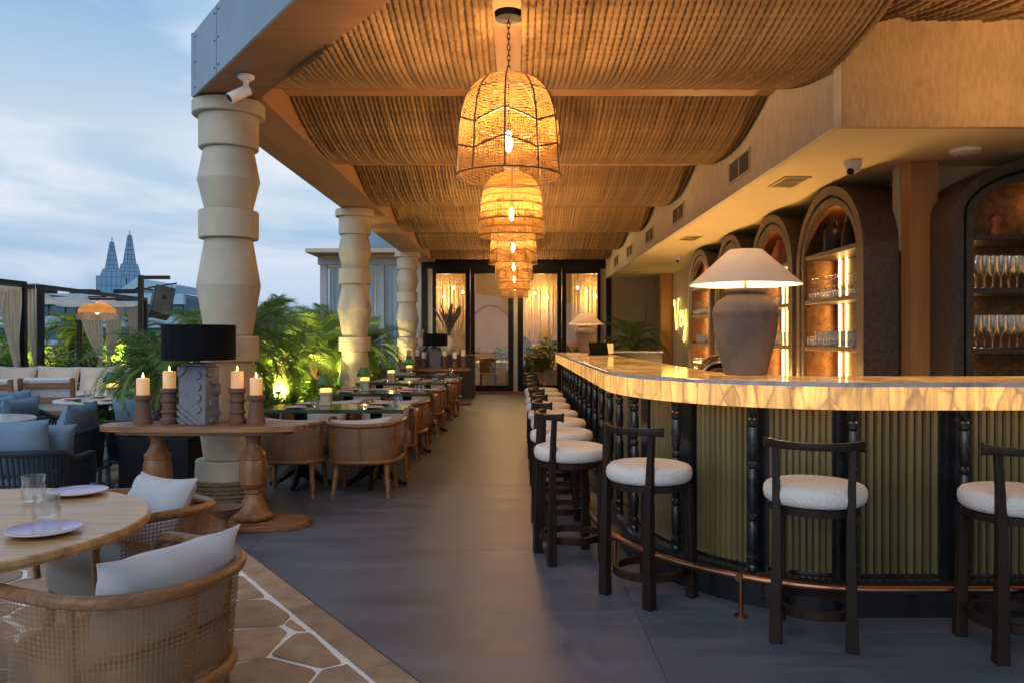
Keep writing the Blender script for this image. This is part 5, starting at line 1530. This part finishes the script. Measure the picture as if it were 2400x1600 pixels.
def shrub(x, y, z, s, k, label, grp):
    t = thing('shrub', label, 'shrub', (x, y, z), rg.uniform(0, 6), grp); t.scale = (s, s, s * rg.uniform(.85, 1.15))
    link('foliage', FO[k], t); link('stem', STM, t)
    return t
def planter_box(name, x0, x1, y0, y1, h, m, label, t_=.09):
    t = thing(name, label, 'planter', ((x0 + x1) / 2, y0, 0))
    ox, oy = (x0 + x1) / 2, y0
    for a, b, c, d in ((x0, x1, y0, y0 + t_), (x0, x1, y1 - t_, y1), (x0, x0 + t_, y0 + t_, y1 - t_), (x1 - t_, x1, y0 + t_, y1 - t_)):
        MB().box(a - ox, b - ox, c - oy, d - oy, 0, h).build('side', m, t, bevel=.006, smooth=0)
    stuff(MB().box(x0 - ox + t_, x1 - ox - t_, y0 - oy + t_, y1 - oy - t_, h - .12, h - .05).build('soil', M['soil'], t, smooth=0))
    return t
planter_box('planter_bed', -5.1, -2.78, 8.55, 20.0, .30, M['planter'], 'long low grey planter bed of palms beside the green marble tables')
planter_box('planter_box', -3.62, -2.98, 7.25, 7.95, .50, M['black'], 'tall black planter box behind the console', .03)
PG = 'palms in the planter bed beside the marble tables'
palms = [(-3.15, 9.05, 1.0, .95, 'palm closest to the first column in the planter bed'), (-3.75, 9.7, .8, .95, 'palm behind the black console lamp side of the planter bed'),
         (-3.05, 10.5, .8, .9, 'palm with lit trunk midway between the first and second columns'), (-3.6, 11.1, 1.1, 1.0, 'palm just ahead of the second column'),
         (-4.4, 9.6, .7, .85, 'palm at the back edge of the bed behind the first column'), (-4.5, 11.6, .9, .95, 'tall palm at the back of the bed near the second column'),
         (-3.25, 13.0, 1.0, .95, 'palm right behind the second column'), (-3.1, 14.5, .9, .95, 'bushy palm between the second and third columns'),
         (-3.7, 15.6, 1.1, 1.05, 'palm in front of the glazed wing drapes'), (-3.05, 16.6, .9, .95, 'palm touching the third column'), (-4.2, 13.8, 1.2, 1.0, 'palm at the back of the bed by the glazed wing')]
for x, y, h, L, lb in palms: palm(x, y, h + .12, L * 1.1, lb, PG, 26, .2)
palm(-3.34, 7.58, .66, .76, 'big arching palm in the black planter box behind the console', 'palms', 19, .42, seed=3)
sk = ['leafy shrub', 'dense small leaved shrub', 'strappy leaved shrub', 'low rounded shrub', 'fan leaved palm shrub', 'fan leaved palm shrub']
i = 0
yy = 8.85
while yy < 17.5:
    for bx in (-2.98, -3.45, -4.0, -4.6):
        k = rg.choice([0, 1, 2, 3, 4, 5]) if bx > -3.6 else rg.choice([0, 1, 2, 4])
        w = 'aisle edge' if bx > -3.2 else ('middle' if bx > -3.8 else 'back')
        n_ = 'before the second column' if yy < 11.3 else ('beside the second column' if yy < 12.7 else 'beyond the second column')
        shrub(bx + rg.uniform(-.12, .12), yy + rg.uniform(-.2, .2), .20, rg.uniform(.75, 1.15), k, f'{sk[k]} at the {w} of the planter bed, {n_}', f'shrubs, {w} of the bed, {n_}')
    yy += .85
def uplight(x, y, z, tgt, e, label, ang=80, c=(1, .75, .26)):
    t = thing('ground_spotlight', label, 'spotlight', (x, y, z), 0, 'small spotlights in the planting')
    MB().lathe([(.012, 0), (.012, .48), (.03, .49), (.034, .53), (.03, .53)], 12, cap=False).build('body', M['black'], t)
    MB().lathe([(.028, .528), (.001, .529)], 12, cap=False).build('lens', M['small_bulb'], t)
    spot('spotlight_beam', (x, y, z + .56), tgt, e * (8.0 if ang != 60 else 2.6), c, max(ang, 135) if ang != 60 else 75)
uplight(-2.98, 10.0, .22, (-3.1, 10.7, 1.0), 26, 'spotlight at the foot of the lit palm trunk')
uplight(-2.95, 11.15, .22, (-2.5, 11.9, 1.9), 42, 'spotlight aimed up at the second column', 60)
uplight(-3.45, 9.25, .22, (-3.6, 9.9, 1.1), 7, 'spotlight among the shrubs near the first column')
uplight(-3.55, 11.9, .22, (-3.7, 12.8, 1.2), 26, 'spotlight behind the second column')
uplight(-3.0, 13.7, .22, (-3.2, 14.6, 1.2), 30, 'spotlight under the bushy palm beyond the second column')
uplight(-2.95, 16.9, .22, (-2.5, 17.8, 1.7), 36, 'spotlight aimed up at the third column', 60)
uplight(-4.3, 10.6, .22, (-4.4, 11.5, 1.2), 22, 'spotlight at the back of the planter bed')
# rear planting behind the sofas
planter_box('rear_planter', -19, -5.5, 22.0, 29.0, .36, M['planter'], 'wide rear planter of palms behind the beige sofa', .12)
gar = thing('terrace_parapet', 'low brown parapet wall behind the rear palms', 'parapet', (-12, 29.4, 0))
MB().box(-16, 6.3, 0, .2, 0, 1.15).build('wall', M['stone'], gar, smooth=0)
MB().box(-16, 6.3, -.03, .23, 1.152, 1.20).build('coping', M['planter'], gar, bevel=.006, smooth=0)
RP = 'palms behind the beige sofa'
for k, (x, y, h, L, lb) in enumerate(((-15.2, 24.2, 1.4, 1.3, 'rear palm seen inside the cabana, beside its post'), (-14.3, 25.6, 1.5, 1.35, 'rear palm in the middle of the cabana opening'), (-13.4, 24.6, 1.4, 1.3, 'rear palm below the hanging cabana lamp'),
                                      (-11.6, 24.6, 1.4, 1.35, 'rear palm beside the tied cabana drapes'), (-9.6, 24.5, 1.5, 1.3, 'rear palm just past the last cabana post'), (-8.2, 23.6, 1.4, 1.25, 'rear palm beneath the tilted loudspeaker'),
                                      (-7.0, 23.2, 1.5, 1.25, 'rear palm behind the first column'), (-16.6, 24.0, 1.4, 1.3, 'rear palm at the picture edge behind the cabana curtain'), (-6.3, 25.5, 1.6, 1.3, 'rear palm near the glazed wing'))):
    palm(x, y, h, L, lb, RP, 22, .24, seed=k)
for k in range(30):
    x = -17.4 + .39 * k; y = 22.6 + rg.uniform(-.15, .5)
    q = rg.choice([0, 1, 2, 4]); w = 'at the cabana' if x < -12 else ('beside the cabana drapes' if x < -10 else 'behind the beige sofa')
    shrub(x, y, .26, rg.uniform(1.0, 1.5), q, f'{sk[q]} lit yellow {w}', f'rear shrubs {w}')
for x, y in ((-15.6, 22.3), (-13.6, 22.3), (-11.2, 22.3), (-8.9, 22.3), (-7.0, 22.3), (-17.0, 22.3)):
    uplight(x, y - .1, .32, (x + .1, y + 1.5, 1.1), 40, f'spotlight at the rear planter edge {"behind the cabana" if x < -9.5 else "behind the sofa"}', 120, (1, .74, .12))

# ================================================================ cabanas
def bar3(mb, a, b, w=.09, h=None):
    a, b = Vector(a), Vector(b); d = b - a; L = d.length
    q = d.to_track_quat('X', 'Z').to_matrix().to_4x4()
    return mb.mbox(Matrix.Translation((a + b) / 2) @ q, L + w, w, h or w)
def cabana(label, A, B, C, D, h):
    t = thing('cabana', label, 'cabana', (A[0], A[1], 0), 0, 'black framed cabanas')
    o = Vector((A[0], A[1], 0))
    P = [Vector((p[0], p[1], 0)) - o for p in (A, B, C, D)]
    for p in P: MB().box(p.x - .05, p.x + .05, p.y - .05, p.y + .05, 0, h - .09).build('post', M['black'], t, smooth=0)
    for a, b in zip(P, P[1:] + P[:1]):
        bar3(MB(), a + Vector((0, 0, h - .045)), b + Vector((0, 0, h - .045)), .085).build('top_bar', M['black'], t, smooth=0)
    mb = MB(); vs = []; fs = []; N = 14
    for i in range(N + 1):
        for j in range(5):
            u, v = i / N, j / 4
            p = (P[0].lerp(P[1], u)).lerp(P[3].lerp(P[2], u), v)
            vs.append((p.x, p.y, h - .10 - .16 * math.sin(PI * ((u * 3) % 1)) - .02))
    for i in range(N):
        for j in range(4): fs.append((i * 5 + j, (i + 1) * 5 + j, (i + 1) * 5 + j + 1, i * 5 + j + 1))
    mb.add(vs, fs).build('roof_cloth', M['curtain'], t)
    return t
def tied_curtain(A, B, z0, z1, ztie, side, label, waves=6, amp=.05):
    """curtain hung from A to B, gathered towards one end (side 0..1) at the tie height"""
    t = thing('curtain', label, 'curtain', (A[0], A[1], 0), 0, 'tied linen curtains of the cabanas')
    d = Vector((B[0] - A[0], B[1] - A[1], 0)); n = Vector((-d.y, d.x, 0)).normalized()
    nu, nz = 56, 26; mb = MB(); vs = []; fs = []
    for j in range(nz + 1):
        z = z1 + (z0 - z1) * j / nz
        f = (z1 - z) / (z1 - ztie)
        k = max(.10, 1 - .9 * max(0, f) ** 1.8) if z >= ztie else min(.32, .10 + .4 * (ztie - z))
        for i in range(nu + 1):
            u = i / nu; uu = side + (u - side) * k
            off = amp * (.55 + .45 * k) * math.sin(2 * PI * waves * u) + .02 * math.sin(9 * u + 4 * z)
            p = d * uu + n * off
            vs.append((p.x, p.y, z))
    N = len(vs); vs2 = [(x + n.x * .006, y + n.y * .006, z) for x, y, z in vs]
    for j in range(nz):
        for i in range(nu):
            a = j * (nu + 1) + i; q = (a, a + 1, a + nu + 2, a + nu + 1)
            fs.append(q); fs.append(tuple(x + N for x in q[::-1]))
    mb.add(vs + vs2, fs).build('cloth', M['curtain'], t)
    c = d * side
    MB().lathe([(.05 + .02, -.03), (.075, 0), (.07, .03)], 16, c=(c.x * 1.0, c.y, ztie), cap=False).build('tie_band', M['curtain'], t)
    return t
A2, B2, C2, D2 = (-9.72, 16.3), (-10.1, 21.7), (-11.95, 21.8), (-11.7, 16.4)
cabana('long black framed cabana with cloth roof and hanging fringed lamp', A2, B2, C2, D2, 2.5)
cabana('black framed cabana cut off by the picture edge, curtains drawn', (-9.6, 10.2), (-9.52, 15.4), (-11.6, 15.5), (-11.7, 10.3), 2.5)
tied_curtain((-10.08, 16.34), (-9.78, 16.32), 0.05, 2.52, .72, .85, 'pale curtain tied beside the near post of the long cabana', 3)
tied_curtain((-11.9, 21.66), (-11.2, 21.62), .05, 2.36, .9, .95, 'linen curtain tied at the middle post behind the cabana lamp', 6)
tied_curtain((-11.15, 21.62), (-10.62, 21.62), .05, 2.36, .8, .15, 'linen curtain gathered on the other side of the middle post', 5)
tied_curtain((-10.58, 21.62), (-10.16, 21.62), .05, 2.36, .8, .9, 'linen curtain tied at the far end post of the long cabana', 5)
tied_curtain((-9.6, 14.9), (-9.56, 15.33), .05, 2.38, .75, .95, 'linen curtain tied at the end post of the cut off cabana', 6)
tied_curtain((-9.62, 14.25), (-9.6, 14.88), .05, 2.38, .85, .02, 'linen curtain at the very edge of the picture on the cut off cabana', 7)
t = thing('cabana_lamp', 'orange glowing cabana lamp with pale fringe hanging from the cloth roof', 'pendant lamp', (-10.25, 19.5, 1.86))
MB().lathe([(.42, .15), (.42, .25), (.22, .38), (.05, .41), (.04, .41)], 40, cap=False).build('shade', M['pendant_hot'], t, smooth=30)
fr_ = MB()
for k in range(110):
    a = 2 * PI * k / 110; fr_.tube([(.42 * math.cos(a), .42 * math.sin(a), .155), (.455 * math.cos(a), .455 * math.sin(a), .08), (.44 * math.cos(a), .44 * math.sin(a), .0)], .009, 4)
stuff(fr_.build('fringe', M['fringe'], t))
MB().lathe([(.001, .12), (.04, .15), (.045, .19), (.02, .24)], 12).build('bulb', M['small_bulb'], t)
MB().tube([(0, 0, .40), (0, 0, .54)], .008, 6).build('cord', M['black'], t)
MB().box(-.2, .2, -.06, .06, .535, .565).build('mount', M['black'], t, smooth=0)
point('cabana_light', (-10.25, 19.5, 2.06), 12, (1, .55, .18), .06)

# loudspeaker on its gallows post
t = thing('speaker_post', 'black gallows post carrying the tilted loudspeaker', 'post', (-6.12, 13.0, 0))
MB().box(-.035, .035, -.035, .035, 0, 2.36).build('post', M['black'], t, smooth=0)
MB().box(-.035, .47, -.03, .03, 2.361, 2.42).build('arm', M['black'], t, smooth=0)
MB().tube([(.12, -.02, 2.22), (.58, .02, 2.30)], .012, 6).build('cross_rod', M['black'], t)
for x in (.36, .50): MB().tube([(x, 0, 2.27), (x + .02, 0, 2.10)], .004, 5).build('hanger', M['black'], t)
t = thing('loudspeaker', 'black box loudspeaker hung at a tilt from the gallows post', 'loudspeaker', (-5.78, 13.0, 1.98), R(38)); t.rotation_euler = (R(-14), R(12), R(32))
MB().box(-.15, .15, -.16, .16, -.24, .24).build('cabinet', M['black'], t, bevel=.012)
MB().box(-.14, .14, -.172, -.161, -.23, .23).build('grille', M['navy'], t, bevel=.003)
MB().tube([(0, -.172, .04), (0, -.178, .04)], .035, 20).build('round_badge', M['black'], t, smooth=30)

# ================================================================ terrace seating
def make_lounge():
    t = thing('lounge_chair', 'x', 'lounge chair', (0, 0, 0), 0, 'navy rope lounge chairs')
    def pl(s):
        x, y = uplan(s, .40, .36, .34)
        return (max(-.40, min(.40, x * 1.10)), max(-.38, y * 1.06))
    def zt(s):
        e = abs(2 * s - 1); return .50 + .09 * max(0, 1 - (e / .62) ** 4)
    S = [.02 + .96 * i / 60 for i in range(61)]
    top = [(pl(s)[0] * 1.02, pl(s)[1], zt(s)) for s in S]
    top = [(top[0][0], top[0][1] + .01, .26), (top[0][0], top[0][1] + .02, .40)] + top + [(top[-1][0], top[-1][1] + .02, .40), (top[-1][0], top[-1][1] + .01, .26)]
    MB().tube(top, .024, 10).build('top_rail', M['navy'], t)
    cd_ = MB()
    for i in range(62):
        s = .03 + .94 * i / 61; x, y = pl(s); s2 = s + .010
        x2, y2 = pl(s2)
        cd_.tube([(x * .96, y * .96, .235), (x * .99, y * .99, .36), (x2 * 1.02, y2, zt(s))], .0105, 5)
    cd_.tube([(pl(s)[0] * .985, pl(s)[1] * .985, .36) for s in S], .009, 5)
    stuff(cd_.build('rope_weave', M['navy'], t))
    MB().tube([(pl(s)[0] * .96, pl(s)[1] * .96, .235) for s in S], .016, 8).build('lower_rail', M['navy'], t)
    f = MB()
    for a, b in (((-.40, -.36), (.40, -.36)), ((.40, -.36), (.40, .36)), ((.40, .36), (-.40, .36)), ((-.40, .36), (-.40, -.36))): bar3(f, (*a, .205), (*b, .205), .04, .03)
    f.build('base_frame', M['blue_metal'], t, smooth=0)
    for sx in (-.395, .395):
        for sy in (-.355, .355): MB().tube([(sx, sy, .19), (sx, sy, 0)], .019, 10).build('leg', M['blue_metal'], t)
    MB().prism(superq(.345, .325, 36, 5), .225, .40).build('seat_cushion', M['blue'], t, bevel=.035, seg=3, smooth=60)
    o = pillow(.66, .46, .20, 14, 3, .08).build('back_cushion', M['blue'], t, smooth=70); o.location = (0, -.22, .60); o.rotation_euler = (R(14), 0, 0)
    ed = MB()
    for sg in (1,):
        pass
    return t
bp = []
for k in range(2):
    me = pillow(.46, .40, .17, 14, k + 8, .12).mesh('scatter_cushion', smooth=70); me.materials.append(M['blue']); bp.append(me)
lc = make_lounge()
lsp = [(-3.72, 5.95, 8, 'navy rope lounge chair at the picture edge behind the round oak table'), (-4.18, 7.15, 98, 'navy rope lounge chair facing away beside the console, pillow against its back'),
       (-3.62, 8.05, -2, 'navy rope lounge chair behind the black planter box'), (-5.15, 7.85, 95, 'navy rope lounge chair in the middle of the group, seen from its side'),
       (-5.35, 8.75, -100, 'navy rope lounge chair turned towards the round marble table'), (-5.6, 6.95, -60, 'navy rope lounge chair farthest out at the picture edge'),
       (-4.5, 9.9, 172, 'navy rope lounge chair on the far side of the round marble table')]
for i, (x, y, a, lb) in enumerate(lsp):
    if i == 0: lc.location = (x, y, 0); lc.rotation_euler = (0, 0, R(a)); lc['label'] = lb
    else: dup(lc, (x, y, 0), R(a), lb)
    if i in (1, 3, 4, 0):
        o = link('scatter_cushion', bp[i % 2]); c, s_ = math.cos(R(a)), math.sin(R(a)); kx, ky = (.20 if i != 3 else -.18), -.08
        o.location = (x + c * kx - s_ * ky, y + s_ * kx + c * ky, .60); o.rotation_euler = (R(22), R(4), R(a + 12))
        tag(o, ('blue scatter cushion on the lounge chair behind the round oak table', 'blue scatter cushion on the lounge chair beside the console', '', 'blue scatter cushion on the middle lounge chair of the group', 'blue scatter cushion on the lounge chair by the marble table')[i], 'cushion', 'blue scatter cushions')
def round_marble(x, y, label, r=.48):
    t = thing('round_marble_table', label, 'table', (x, y, 0), 0, 'round pale marble tables')
    MB().lathe([(.001, .69), (r - .02, .69), (r, .70), (r, .715), (r - .008, .722), (.001, .722)], 64, cap=False).build('tabletop', M['marble'], t, smooth=30)
    MB().lathe([(.26, 0), (.23, .10), (.17, .30), (.10, .45), (.07, .55), (.09, .69)], 32).build('pedestal', M['planter'], t)
round_marble(-4.66, 8.95, 'round marble table set with glasses behind the lounge chairs')
round_marble(-4.62, 6.75, 'round marble table cut off by the picture edge')
green_lamp((-4.60, 9.08, .7225), 'small table lamp with green fringed shade on the round marble table')
for k, (dx, dy, w) in enumerate(((-.25, -.12, 'near the lounge chair'), (.2, -.2, 'front'), (.22, .15, 'planter side'), (-.15, .25, 'far side'))):
    plate((-4.66 + dx, 8.95 + dy, .7225), M['plate'], f'pink plate on the round marble table, {w}', 'pink plates on the round marble table', .9)
    place_glass('tumbler', (-4.66 + dx + .12, 8.95 + dy + .08, .7225), f'clear glass on the round marble table, {w}', 'glasses on the round marble table')
plate((-4.40, 6.6, .7225), M['plate'], 'pale plate on the marble table cut off by the picture edge', 'pale plates')
def make_teak():
    t = thing('teak_chair', 'x', 'armchair', (0, 0, 0), 0, 'teak chairs with white cord backs')
    T_ = M['teak']
    for sx in (-1, 1):
        bar3(MB(), (sx * .31, -.26, .0), (sx * .31, -.37, .86), .055, .05).build('rear_leg', T_, t, bevel=.006)
        bar3(MB(), (sx * .31, .30, .0), (sx * .31, .30, .60), .05).build('leg', T_, t, bevel=.006)
        bar3(MB(), (sx * .31, -.32, .62), (sx * .31, .33, .62), .055, .03).build('arm', T_, t, bevel=.006)
    for z in (.42, .60, .79):
        yy = -.26 - .11 * z / .86
        MB().box(-.285, .285, yy - .012, yy + .012, z - .035, z + .035).build('slat', T_, t, bevel=.004)
    cdm = MB()
    for k in range(30):
        x = -.27 + .54 * k / 29; cdm.tube([(x, -.275, .42), (x, -.325, .86), (x, -.30, .885), (x, -.275, .84)], .0092, 5)
    stuff(cdm.build('cord_back', M['white_cord'], t))
    MB().box(-.285, .285, -.25, .30, .34, .40).build('seat_frame', T_, t, bevel=.006)
    MB().prism(superq(.27, .27, 32, 5), .40, .50).build('seat_cushion', M['sofa'], t, bevel=.03, seg=2, smooth=60)
    return t
tk = make_teak(); tk.location = (-6.78, 10.35, 0); tk.rotation_euler = (0, 0, R(14)); tk['label'] = 'teak armchair with white cord back at the picture edge, seen from behind'
dup(tk, (-6.2, 10.75, 0), R(12), 'teak armchair with white cord back next to the beige sofa end, seen from behind')
dup(tk, (-3.85, 10.2, 0), R(150), 'teak armchair half hidden by palm fronds beyond the round marble table')
def sofa(x, y, rz, w, label, n):
    t = thing('sofa', label, 'sofa', (x, y, 0), rz, 'beige terrace sofas')
    MB().box(-w / 2, w / 2, 0, .85, .10, .36).build('base', M['sofa'], t, bevel=.03, seg=2)
    MB().box(-w / 2, w / 2, .75, .95, .362, .62).build('back', M['sofa'], t, bevel=.04, seg=2)
    MB().box(-w / 2 + .06, w / 2 - .06, .06, .85, .0, .10).build('plinth', M['black'], t)
    for k in range(n):
        cx = -w / 2 + w * (k + .5) / n
        MB().box(cx - w / n / 2 + .008, cx + w / n / 2 - .008, -.02, .74, .362, .47).build('seat_cushion', M['sofa'], t, bevel=.035, seg=2)
        o = pillow(w / n * 1.02, .50, .24, 12, k, .09).build('back_cushion', M['sofa'], t, smooth=70); o.location = (cx, .62, .68); o.rotation_euler = (R(-14), R(rg.uniform(-3, 3)), 0)
    for sx in (-1, 1): MB().box(sx * w / 2 - .07, sx * w / 2 + .07, 0, .9, .362, .60).build('arm', M['sofa'], t, bevel=.04, seg=2)
sofa(-7.6, 13.3, R(3), 4.4, 'long beige sofa with plump back cushions in front of the lit shrubs', 6)
sofa(-10.9, 17.0 - 3.2, R(30), 2.2, 'beige sofa at the picture edge beneath the cut off cabana', 3)
sofa(-4.9, 13.6, R(-12), 1.6, 'short beige sofa half hidden by the near palm', 2)
t = thing('ottoman_sofa', 'beige sofa end with smooth outer arm beside the teak chairs', 'sofa', (-6.15, 11.75, 0), R(4))
MB().box(-.62, .40, 0, .75, .10, .60).build('body', M['sofa'], t, bevel=.06, seg=3)
MB().box(-.56, .34, .06, .7, .0, .10).build('plinth', M['black'], t)
for k, (x, y, z, a) in enumerate(((-8.1, 13.35, .60, 10), (-7.2, 13.4, .60, -8))):
    o = pillow(.46, .30, .14, 10, k + 30).build('throw_pillow', M['sofa'] if k else M['fabric'], None, smooth=70, loc=(x, y + .25, z), rot=(R(-20), 0, R(a)))
    tag(o, ('small pale throw pillow on the long beige sofa', 'small beige throw pillow beside the sofa middle')[k], 'pillow')
o = pillow(.5, .5, .16, 10, 40).build('striped_pillow', mat('striped_cloth', (.05, .055, .07), .9, c2=(.5, .48, .46), scale=22, stretch=(3, 0.01, .01), detail=0), None, smooth=70, loc=(-5.15, 13.65, .68), rot=(R(-16), 0, R(-10)))
tag(o, 'dark and pale striped pillow on the short beige sofa', 'pillow')

# ================================================================ skyline
def tower(cx, cy_, s, ztip, zsh, zbl, label, rz):
    t = thing('glass_tower', label, 'tower', (cx, cy_, -14), rz, 'pair of stepped glass towers')
    def fr(mb, w0, z0, w1, z1):
        vs = [(a * w0, b * w0, z0) for a, b in ((-1, -1), (1, -1), (1, 1), (-1, 1))] + [(a * w1, b * w1, z1) for a, b in ((-1, -1), (1, -1), (1, 1), (-1, 1))]
        return mb.add(vs, [(3, 2, 1, 0), (4, 5, 6, 7)] + [(k, (k + 1) % 4, 4 + (k + 1) % 4, 4 + k) for k in range(4)])
    Z = lambda z: z + 14
    tiers = [(8.6 * s, 0, 8.6 * s, Z(zbl)), (6.6 * s, Z(zbl), 4.9 * s, Z(zsh)), (3.9 * s, Z(zsh), 1.1 * s, Z(ztip))]
    for nm, q, nu, nz in zip(('base_block', 'shoulder', 'spire'), tiers, (6, 4, 3), (10, 3, 6)):
        p = fr(MB(), *q).build(nm, M['tower'], t, smooth=0)
        g_ = MB(); w0, z0, w1, z1 = q
        for i in range(nz + 1):
            f = i / nz; w = w0 + (w1 - w0) * f + .04 * s; z = z0 + (z1 - z0) * f
            g_.tube([(-w, -w, z), (w, -w, z), (w, w, z), (-w, w, z)], .13 * s, 4, closed=True)
        for i in range(nu + 1):
            f = -1 + 2 * i / nu
            for a in (0, 1):
                for sg in (-1, 1):
                    A = (f * w0, sg * (w0 + .04), z0) if a == 0 else (sg * (w0 + .04), f * w0, z0)
                    B = (f * w1, sg * (w1 + .04), z1) if a == 0 else (sg * (w1 + .04), f * w1, z1)
                    g_.tube([A, B], .11 * s, 4)
        o = g_.build('mullions', M['office_glass'], None, smooth=0); o.parent = p; stuff(o)
    MB().tube([(0, 0, Z(ztip)), (0, 0, Z(ztip) + 3 * s)], .25 * s, 5).build('mast', M['black'], t)
tower(-213, 420, .80, 52, 37.5, 33.5, 'shorter stepped glass tower in front of the pair', R(24))
tower(-224, 432 + 30, .88, 61, 44, 37.5, 'taller stepped glass tower behind the other', R(24))
of = thing('office_block', 'long low office block with pale bands and dark glass behind the cabanas', 'building', (-50, 90, -14))
def ob(x0, x1, y0, y1, z0, z1, nm, m, par=None): return MB().box(x0 + 50, x1 + 50, y0 - 90, y1 - 90, z0 + 14, z1 + 14).build(nm, m, par or of, smooth=0)
ob(-80, -37.5, 90, 104, -14, 6.0, 'body', M['office_glass'])
ob(-80.5, -37.3, 89.4, 90, 5.2, 6.4, 'upper_band', M['office_band']); ob(-80.5, -37.3, 89.4, 90, 2.6, 3.9, 'lower_band', M['office_band'])
ob(-80.5, -37.3, 89.4, 90, -.4, 1.2, 'floor_band', M['office_band'])
for k in range(22):
    x = -79 + 1.9 * k; w = ob(x, x + 1.5, 89.8, 89.95, 4.0, 5.1, 'window', M['office_glass'])
for k in range(3): ob(-56 + 5 * k, -53.5 + 5 * k, 91, 93, 6.41, 7.0, 'roof_unit', M['black'])
of2 = thing('station_building', 'glass building with pale sloping roof below the towers', 'building', (-45, 100, -14))
def ob2(vs, y0, y1, nm, m):
    n = len(vs); V = [(x + 45, y0 - 100, z + 14) for x, z in vs] + [(x + 45, y1 - 100, z + 14) for x, z in vs]
    return MB().add(V, [tuple(range(n)), tuple(range(2 * n - 1, n - 1, -1))] + [(k, (k + 1) % n, n + (k + 1) % n, n + k) for k in range(n)]).build(nm, m, of2, smooth=0)
ob2([(-51.0, 6.2), (-47.2, 8.9), (-42.3, 8.0), (-42.3, 7.0), (-47.0, 7.8), (-51.0, 5.2)], 99, 112, 'sloping_roof', M['office_band'])
ob2([(-50.5, -14), (-50.5, 5.1), (-47.0, 7.6), (-42.6, 6.9), (-42.6, -14)], 99.5, 112, 'glass_wall', M['tower'])
for k in range(5): ob2([(-50 + 1.6 * k, -14), (-50 + 1.6 * k, 5.2 + (1.6 if k else 0)), (-49.85 + 1.6 * k, 5.2 + (1.6 if k else 0)), (-49.85 + 1.6 * k, -14)], 99.3, 99.5, 'mullion', M['office_band'])
ob2([(-42.2, -14), (-42.2, 4.2), (-36, 4.2), (-36, -14)], 102, 112, 'side_block', M['office_glass'])
ob2([(-42.3, 4.21), (-42.3, 5.6), (-35.8, 5.6), (-35.8, 4.21)], 101.5, 112, 'side_band', M['office_band'])
ob2([(-42.3, 1.2), (-42.3, 2.6), (-35.8, 2.6), (-35.8, 1.2)], 101.5, 101.98, 'side_band', M['office_band'])

# potted palm behind the bar and planting in the dining room
def potted(x, y, h, L, n, label, z=0.0):
    p = palm(x, y, h, L, label, 'potted palms', n, z + .38)
    q = thing('plant_pot', 'round clay pot of the ' + label, 'pot', (x, y, z))
    MB().lathe([(.16, 0), (.20, .05), (.22, .36), (.23, .40), (.205, .40), (.19, .34), (.001, .33)], 28, cap=False).build('pot', M['terracotta'], q)
potted(2.42, 16.6, .9, 1.0, 24, 'leafy palm in the corner past the bar end')
potted(.35, 21.6, .5, .85, 18, 'palm behind the third glass door', .02)
potted(-1.45, 21.0, .3, .75, 16, 'palm behind the leftmost glass door', .02)
for k, (x, y, kk) in enumerate(((.95, 21.3, 2), (1.7, 21.4, 4), (-.35, 23.4, 0))):
    t = shrub(x, y, .55, 1.0, kk, ('leafy plant beside the palm behind the third glass door', 'fan leaved plant behind the glass door nearest the bar', 'leafy plant by the dining table below the mirror')[k], 'plants in the dining room')
    q = thing('plant_pot', 'grey pot of the ' + t['label'].replace(' behind the', ' by the').replace('third glass door', 'third door'), 'pot', (x, y, .02)); MB().lathe([(.15, 0), (.2, .5), (.21, .56), (.18, .56), (.001, .50)], 24, cap=False).build('pot', M['planter'], q)
